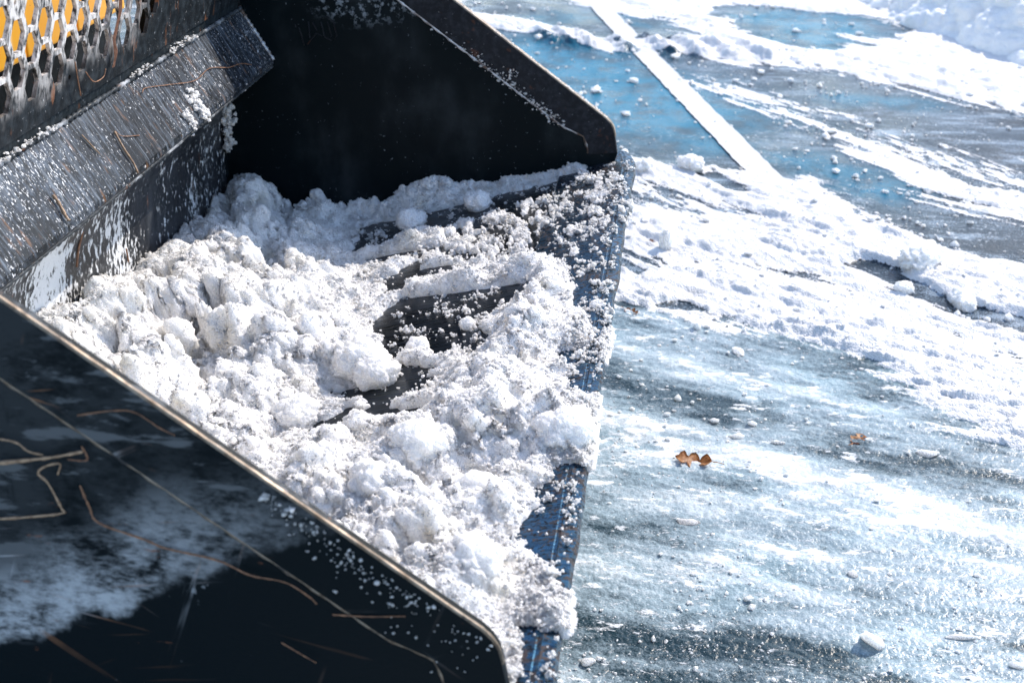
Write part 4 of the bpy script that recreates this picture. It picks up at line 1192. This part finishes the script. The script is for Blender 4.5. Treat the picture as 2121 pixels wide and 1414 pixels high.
# ------------------------------------------------------------------ single chunks lying on the ice
def gz(x, y):
    X, Y = np.array([x]), np.array([y])
    return float(ground_height(X, Y, ground_fields(X, Y))[0])
M['ice'] = mat_snow('cloudy_ice', dirt=0.0, sss=1.0, deep=0.06)
CHUNKS = [
    ((0.434, 0.708), 0.026, (1, .85, .9), 'large white ice chunk beside the dark strip at the bottom right'),
    ((0.002, 0.601), 0.013, (1, .8, .5), 'rounded white ice lump close to the near end of the bucket lip'),
    ((0.599, 1.306), 0.022, (1.1, .8, .4), 'flat grey white ice chunk to the right of the curled orange leaf'),
    ((0.269, 1.379), 0.014, (1, .8, .5), 'small angular ice chunk on the grey ice, uppermost of a loose row'),
    ((0.195, 1.385), 0.013, (1, .8, .5), 'pale ice chunk at the left end of the loose row above the long leaf'),
    ((0.235, 1.325), 0.015, (1.2, .8, .4), 'broad ice chunk below the angular one in the loose row'),
    ((0.318, 1.312), 0.011, (1.4, .7, .35), 'thin flat ice flake lying to the right of the loose row'),
    ((0.563, 0.738), 0.016, (1.9, .6, .4), 'long slanting ice sliver at the right edge of the dark strip'),
    ((0.418, 0.884), 0.012, (1.2, .8, .4), 'small white ice flake lying above the large chunk'),
    ((0.147, 1.009), 0.018, (1.3, .7, .3), 'white ice slab with a pointed end below the long leaf'),
    ((0.639, 0.677), 0.012, (1.3, .8, .5), 'small ice chunk in the bottom right corner'),
]
def ice_block(c, rad, sq, seed, label):
    """broken ice: hull of random points, edges worn round"""
    rng = np.random.default_rng(seed)
    bm = bmesh.new()
    for _ in range(15):
        d = rng.normal(size=3); d /= np.linalg.norm(d)
        bm.verts.new(Vector(d * rng.uniform(0.75, 1.15) * np.array(sq) * rad))
    r_ = bmesh.ops.convex_hull(bm, input=bm.verts)
    bmesh.ops.delete(bm, geom=list({g for g in r_['geom_interior'] + r_['geom_unused'] if isinstance(g, bmesh.types.BMVert)}), context='VERTS')
    bmesh.ops.dissolve_limit(bm, angle_limit=R(14), verts=bm.verts, edges=bm.edges)
    bmesh.ops.bevel(bm, geom=bm.edges[:], offset=rad * 0.10, segments=1, affect='EDGES', profile=0.5, clamp_overlap=True)
    bmesh.ops.triangulate(bm, faces=bm.faces[:])
    bmesh.ops.subdivide_edges(bm, edges=bm.edges[:], cuts=2, use_grid_fill=True)
    o = rng.uniform(0, 40, 3)
    P_ = np.array([v.co[:] for v in bm.verts])
    k = rad * 0.10 * fbm(P_[:, 0] / rad * 3 + o[0], P_[:, 1] / rad * 3 + o[1], P_[:, 2] / rad * 3 + o[2], octaves=3, seed=seed)
    for v, kk in zip(bm.verts, k): v.co = v.co + v.co.normalized() * float(kk) + Vector(c)
    return tag(make_bm('ice_chunk', bm, M['ice'], None, origin=c), label, 'ice chunk', 'ice chunks on the ground')
for i, ((x, y), r_, sq, lab) in enumerate(CHUNKS):
    ice_block((x, y, gz(x, y) + r_ * sq[2] * 0.4), r_, sq, 400 + i, lab)
ROCKS = [((0.721, 2.287), 0.052, (1.4, .8, .6), 'big overhanging snow lump above the dark crack at the right'), ((0.79, 2.07), 0.034, (1.4, .8, .6), 'grey snow lump lying in the dark crack'),
         ((0.66, 2.12), 0.022, (1, .9, .8), 'small round snow lump in the middle of the dark crack'),
         ((0.13, 3.02), 0.040, (1.2, .9, .6), 'blocky snow lump at the lower end of the white stripe'), ((-0.01, 2.98), 0.030, (1, .8, .8), 'upright snow lump left of the stripe end'),
         ((0.07, 2.33), 0.020, (.8, .8, 1.9), 'little upright snow spike beside the dark red leaf')]
for i, ((x, y), r_, sq, lab) in enumerate(ROCKS):
    lump('snow_lump', (x, y, gz(x, y) + r_ * sq[2] * 0.4), r_, 450 + i, lab, 'snow lump', 'snow lumps on the pavement', M['clod'], squash=sq, sub=5, rough=1.5)

# ------------------------------------------------------------------ ploughed bank in the far corner
def build_bank():
    ctr = [(0.95, 5.75), (1.25, 5.45), (1.5, 5.15), (1.75, 4.75), (2.15, 4.35), (2.7, 4.0)]
    C_ = np.array(smooth_path([(x, y, 0) for x, y in ctr], 14))[:, :2]
    nu, nv = 260, 150
    u = np.linspace(0, len(C_) - 1, nu)
    cx, cy = np.interp(u, np.arange(len(C_)), C_[:, 0]), np.interp(u, np.arange(len(C_)), C_[:, 1])
    tx, ty = np.gradient(cx), np.gradient(cy); L = np.hypot(tx, ty); nx, ny = -ty / L, tx / L
    v = np.linspace(-1, 1, nv)
    s = u / u[-1]
    wid = 0.42 * np.interp(s, [0, 0.12, 0.5, 1], [0.1, 0.6, 1, 1.1]); hgt = 0.26 * np.interp(s, [0, 0.12, 0.45, 1], [0.05, 0.45, 1, 1.2])
    X = cx[:, None] + nx[:, None] * v[None] * wid[:, None]; Y = cy[:, None] + ny[:, None] * v[None] * wid[:, None]
    Z = hgt[:, None] * (1 - np.abs(v[None]) ** 1.7) * (1 + 0.35 * fbm(X * 2.5, Y * 2.5, octaves=3, seed=161)) - 0.02
    P = np.stack([X, Y, Z], -1)
    for sc, a, sd in ((5, 0.075, 171), (12, 0.034, 172), (30, 0.015, 173)):
        n = grid_normals(P)
        if n[..., 2].mean() < 0: n = -n
        P = P + n * ((billow(P[..., 0] * sc, P[..., 1] * sc, P[..., 2] * sc, seed=sd, fill=0.85) - 0.35) * a * (1 - np.abs(v[None]) ** 6))[..., None]
    q = grid_faces(nu, nv)
    Vv = P.reshape(-1, 3)
    if np.cross(Vv[q[:, 1]] - Vv[q[:, 0]], Vv[q[:, 2]] - Vv[q[:, 0]])[:, 2].mean() < 0: q = q[:, ::-1]
    o = make('snow_bank', Vv, q, mat_snow('bank_snow', dirt=0.3, grain=120, sss=0.0), origin=(1.5, 5.1, 0), smooth=True)
    tag(o, 'rough ploughed snow bank in the far right corner of the lot', 'snow bank')
build_bank()

# ------------------------------------------------------------------ dead leaves
def mat_leaf(name, a, b):
    n = NT(name)
    f = n.noise(90, 5)
    c = n.mix(n.ramp(f, 0.35, 0.7), a, b)
    c = n.mix(n.ramp(n.noise(300, 3), 0.62, 0.7), c, (0.06, 0.02, 0.01))
    return n.done(n.bsdf(c, 0.5, 0.0, n.bump(f, 0.001, 0.6)))
ML = [mat_leaf('orange_leaf', (0.38, 0.14, 0.035), (0.58, 0.29, 0.11)), mat_leaf('brown_leaf', (0.16, 0.05, 0.02), (0.30, 0.10, 0.03))]
def leaf(c, length, yaw, curl, mat, label, seed, roll=0.0, lobes=3):
    rng = random.Random(seed)
    N = 26
    vs, fs = [], []
    rows = 7
    for i in range(N + 1):
        s = i / N
        wdt = (0.06 + 0.22 * math.sin(math.pi * min(1, s * 1.02)) ** 0.7) * (0.42 + 0.58 * abs(math.sin(math.pi * (lobes * s + 0.08))) ** 0.8)
        if s > 0.97 or s < 0.02: wdt *= 0.3
        for j in range(rows):
            k = (j / (rows - 1) - 0.5) * 2
            wj = wdt * (0.75 + 0.45 * abs(math.sin(math.pi * (lobes * s * (1.0 if k < 0 else 0.83) + 0.08 + 0.3 * (k > 0)))) ** 0.6)
            x = (s - 0.5) + 0.10 * abs(k) * (0.5 if s < .8 else 0)
            y = k * wj
            z = curl * ((abs(k) ** 1.6 * wj * (1.25 if k < 0 else 0.35)) * (0.4 + abs(s - 0.5)) + 0.75 * (s - 0.45) ** 2) + 0.03 * math.sin(9 * s + seed) + 0.04 * rng.random() * abs(k)
            vs.append(Vector((x, y, z)) * length)
    for i in range(N):
        for j in range(rows - 1):
            fs.append([i * rows + j, i * rows + j + 1, (i + 1) * rows + j + 1, (i + 1) * rows + j])
    m = Matrix.Rotation(yaw, 3, 'Z') @ Matrix.Rotation(roll, 3, 'X')
    lo = min((m @ v).z for v in vs)
    o3 = Vector((c[0], c[1], gz(*c) - lo - 0.003))
    bm = bmesh.new()
    bv = [bm.verts.new(m @ v + o3) for v in vs]
    for f in fs: bm.faces.new([bv[i] for i in f])
    bmesh.ops.solidify(bm, geom=bm.faces[:], thickness=0.0006)
    o = make_bm('dead_leaf', bm, mat, None, origin=tuple(o3), smooth=True)
    a = vs[3]
    t_, tf = tube([m @ v + o3 for v in (Vector((-0.50, 0, a.z / length)) * length, Vector((-0.62, 0.02, a.z / length + 0.02)) * length, Vector((-0.80, 0.07, a.z / length + 0.03)) * length)], [0.0011, 0.0008, 0.0007], 5)
    make('stalk', t_, tf, mat, o, smooth=True)
    return tag(o, label, 'leaf', 'dead oak leaves on the ice')
leaf((0.155, 1.215), 0.072, R(172), 0.38, ML[0], 'long curled orange brown leaf on the white ice', 1, R(-8))
leaf((0.472, 1.350), 0.048, R(60), 0.45, ML[0], 'star shaped pale orange leaf half buried in snow', 2, R(10))
leaf((0.003, 1.900), 0.040, R(-35), 0.7, ML[0], 'crumpled rust orange leaf beside the bucket lip', 3, R(22))
leaf((0.036, 1.868), 0.018, R(-15), 0.8, ML[1], 'tiny dark red leaf scrap next to the crumpled rust leaf', 4, R(10))
leaf((0.045, 2.375), 0.046, R(15), 0.3, ML[1], 'dark brown thin leaf lying furthest up on the snow', 5, R(10), 3)

# ------------------------------------------------------------------ dry stems and grass caught on the steel
def mat_stem(name, a, b):
    n = NT(name)
    f = n.noise(160, 4)
    return n.done(n.bsdf(n.mix(n.ramp(f, 0.3, 0.7), a, b), 0.65, 0.0, n.bump(f, 0.0006, 0.5)))
MS = mat_stem('dry_stem', (0.14, 0.065, 0.035), (0.30, 0.15, 0.08)); MT = mat_stem('tan_stem', (0.20, 0.12, 0.07), (0.40, 0.27, 0.17))
STEMS = [
    ([(-0.527, 0.234), (-0.483, 0.242), (-0.454, 0.248), (-0.429, 0.255)], 0.0026, MT, 'thickest tan dry stem lying level on the near side plate'),
    ([(-0.522, 0.263), (-0.494, 0.26), (-0.482, 0.251), (-0.468, 0.248)], 0.0016, MT, 'thin tan stem sloping down onto the thickest stem on the near plate'),
    ([(-0.429, 0.26), (-0.426, 0.246), (-0.445, 0.245)], 0.0014, MS, 'short hooked stem at the right end of the thickest stem'),
    ([(-0.538, 0.172), (-0.493, 0.179), (-0.459, 0.186), (-0.459, 0.192), (-0.468, 0.218), (-0.476, 0.228), (-0.468, 0.236), (-0.453, 0.24), (-0.457, 0.228)], 0.0018, MT, 'looped brown stem with a hooked tip on the near side plate'),
    ([(-0.437, 0.218), (-0.431, 0.195), (-0.424, 0.178), (-0.381, 0.163), (-0.361, 0.155), (-0.312, 0.146), (-0.281, 0.132), (-0.248, 0.127), (-0.226, 0.113), (-0.219, 0.105)], 0.0015, MS, 'longest rust brown stem winding across the near side plate'),
    ([(-0.204, 0.094), (-0.171, 0.095), (-0.134, 0.099)], 0.0011, MS, 'short level stem right of the longest one on the black near plate'),
    ([(-0.257, 0.056), (-0.24, 0.045), (-0.224, 0.035)], 0.0010, MS, 'short slanting stem low on the black near plate'),
    ([(-0.429, 0.292), (-0.396, 0.299), (-0.374, 0.299), (-0.353, 0.285), (-0.339, 0.278)], 0.0010, MS, 'faint curved stem high on the near plate under the sloping edge'),
]
for pts, r_, m, lab in STEMS:
    r_ *= 0.72
    P_ = smooth_path([W(-0.0045 - r_ * 0.8, a, b) for a, b in pts], 6)
    rr = [r_ * (1.0 - 0.35 * i / len(P_)) * (0.6 + 0.8 * random.random()) for i in range(len(P_))]
    vs, fs = tube(P_, rr, 6)
    tag(make('dry_stem', vs, fs, m, origin=tuple(P_[0]), smooth=True), lab, 'dry stem', 'dry stems caught on the bucket')
SLN = np.array([0.855, 0.0, 0.52])                     # outward from the sloping plate
STEP_STEMS = [
    ([(1.143, -0.826, 0.271), (1.169, -0.828, 0.273), (1.255, -0.818, 0.257), (1.348, -0.808, 0.241), (1.433, -0.809, 0.243), (1.511, -0.799, 0.226), (1.573, -0.794, 0.219), (1.618, -0.787, 0.206)], 0.0011, MS, 'long thin wavy root across the sloping plate'),
    ([(0.984, -0.813, 0.249), (0.976, -0.798, 0.225), (0.974, -0.784, 0.202), (0.967, -0.775, 0.187)], 0.0021, MT, 'straight tan stem running down the sloping plate'),
    ([(0.987, -0.813, 0.25), (0.999, -0.806, 0.238), (1.048, -0.799, 0.225)], 0.0010, MS, 'fine side shoot bending off the straight tan stem'),
    ([(0.895, -0.826, 0.27), (0.9, -0.815, 0.252), (0.905, -0.806, 0.237)], 0.0015, MT, 'short pinkish stem left of the straight tan stem'),
    ([(0.725, -0.802, 0.231), (0.725, -0.795, 0.219), (0.719, -0.785, 0.203), (0.718, -0.78, 0.195)], 0.0030, MT, 'thick frayed pink stem near the lower left of the sloping plate'),
]
for pts, r_, m, lab in STEP_STEMS:
    P_ = [Vector(p) + Vector(SLN) * (r_ + 0.0035) for p in smooth_path([W(*p) for p in pts], 6)]
    vs, fs = tube(P_, [r_ * 0.75 * (0.75 + 0.5 * random.random()) for _ in P_], 6)
    tag(make('dry_stem', vs, fs, m, origin=tuple(P_[0]), smooth=True), lab, 'dry stem', 'dry stems caught on the bucket')
GST = [
    ([(0.898, -0.825, 0.386), (0.907, -0.829, 0.36), (0.92, -0.834, 0.328)], 0.0014, MS, 'straight brown stem hanging below the guard holes'),
    ([(0.938, -0.829, 0.361), (0.961, -0.832, 0.342), (0.98, -0.833, 0.335), (1.008, -0.833, 0.336), (1.015, -0.831, 0.347)], 0.0013, MS, 'curved brown stem shaped like a hook below the guard holes'),
]
for pts, r_, m, lab in GST:
    P_ = [Vector(p) + Vector((0.0075, 0, -0.001)) for p in smooth_path([W(*p) for p in pts], 6)]
    vs, fs = tube(P_, [r_ * 0.75 * (0.75 + 0.5 * random.random()) for _ in P_], 6)
    tag(make('dry_stem', vs, fs, m, origin=tuple(P_[0]), smooth=True), lab, 'dry stem', 'dry stems caught on the bucket')
# flat reed blade hanging over the guard
P_ = [Vector(p) + Vector((0.008, 0, -0.001)) for p in smooth_path([W(1.068, -0.806, 0.50), W(1.068, -0.812, 0.468), W(1.07, -0.818, 0.429), W(1.056, -0.823, 0.401), W(1.05, -0.826, 0.383), W(1.057, -0.829, 0.362), W(1.048, -0.832, 0.342)], 6)]
bm = bmesh.new()
rows = []
for i, p in enumerate(P_):
    w_ = 0.0075 * (0.85 + 0.15 * math.sin(i * 0.7))
    rows.append([bm.verts.new(p + Vector((0.0008 * math.cos(k * 3), k * w_, 0))) for k in (-1, 0, 1)])
for a, b in zip(rows[:-1], rows[1:]):
    for k in range(2): bm.faces.new((a[k], a[k + 1], b[k + 1], b[k]))
bmesh.ops.solidify(bm, geom=bm.faces[:], thickness=0.0012)
tag(make_bm('reed_blade', bm, mat_stem('dead_reed', (0.22, 0.10, 0.06), (0.34, 0.18, 0.12)), None, origin=tuple(P_[0])), 'flat dead brown reed blade hanging over the guard holes', 'reed blade')
WST = [([(0.99, 0.075), (0.974, 0.05), (0.958, 0.023)], 0.0022, MS, 'brown stem hanging down the lower back wall, thicker of two'), ([(1.157, -0.021), (1.16, -0.048)], 0.0015, MS, 'short rusty stem just above the snow on the back wall')]
for pts, r_, m, lab in WST:
    P_ = [Vector(W(a, -0.894 + (0.004 if b > 0.05 else 0), b)) for a, b in pts]
    vs, fs = tube(smooth_path(P_, 5), r_, 6)
    tag(make('dry_stem', vs, fs, m, origin=tuple(P_[0]), smooth=True), lab, 'dry stem', 'dry stems caught on the bucket')
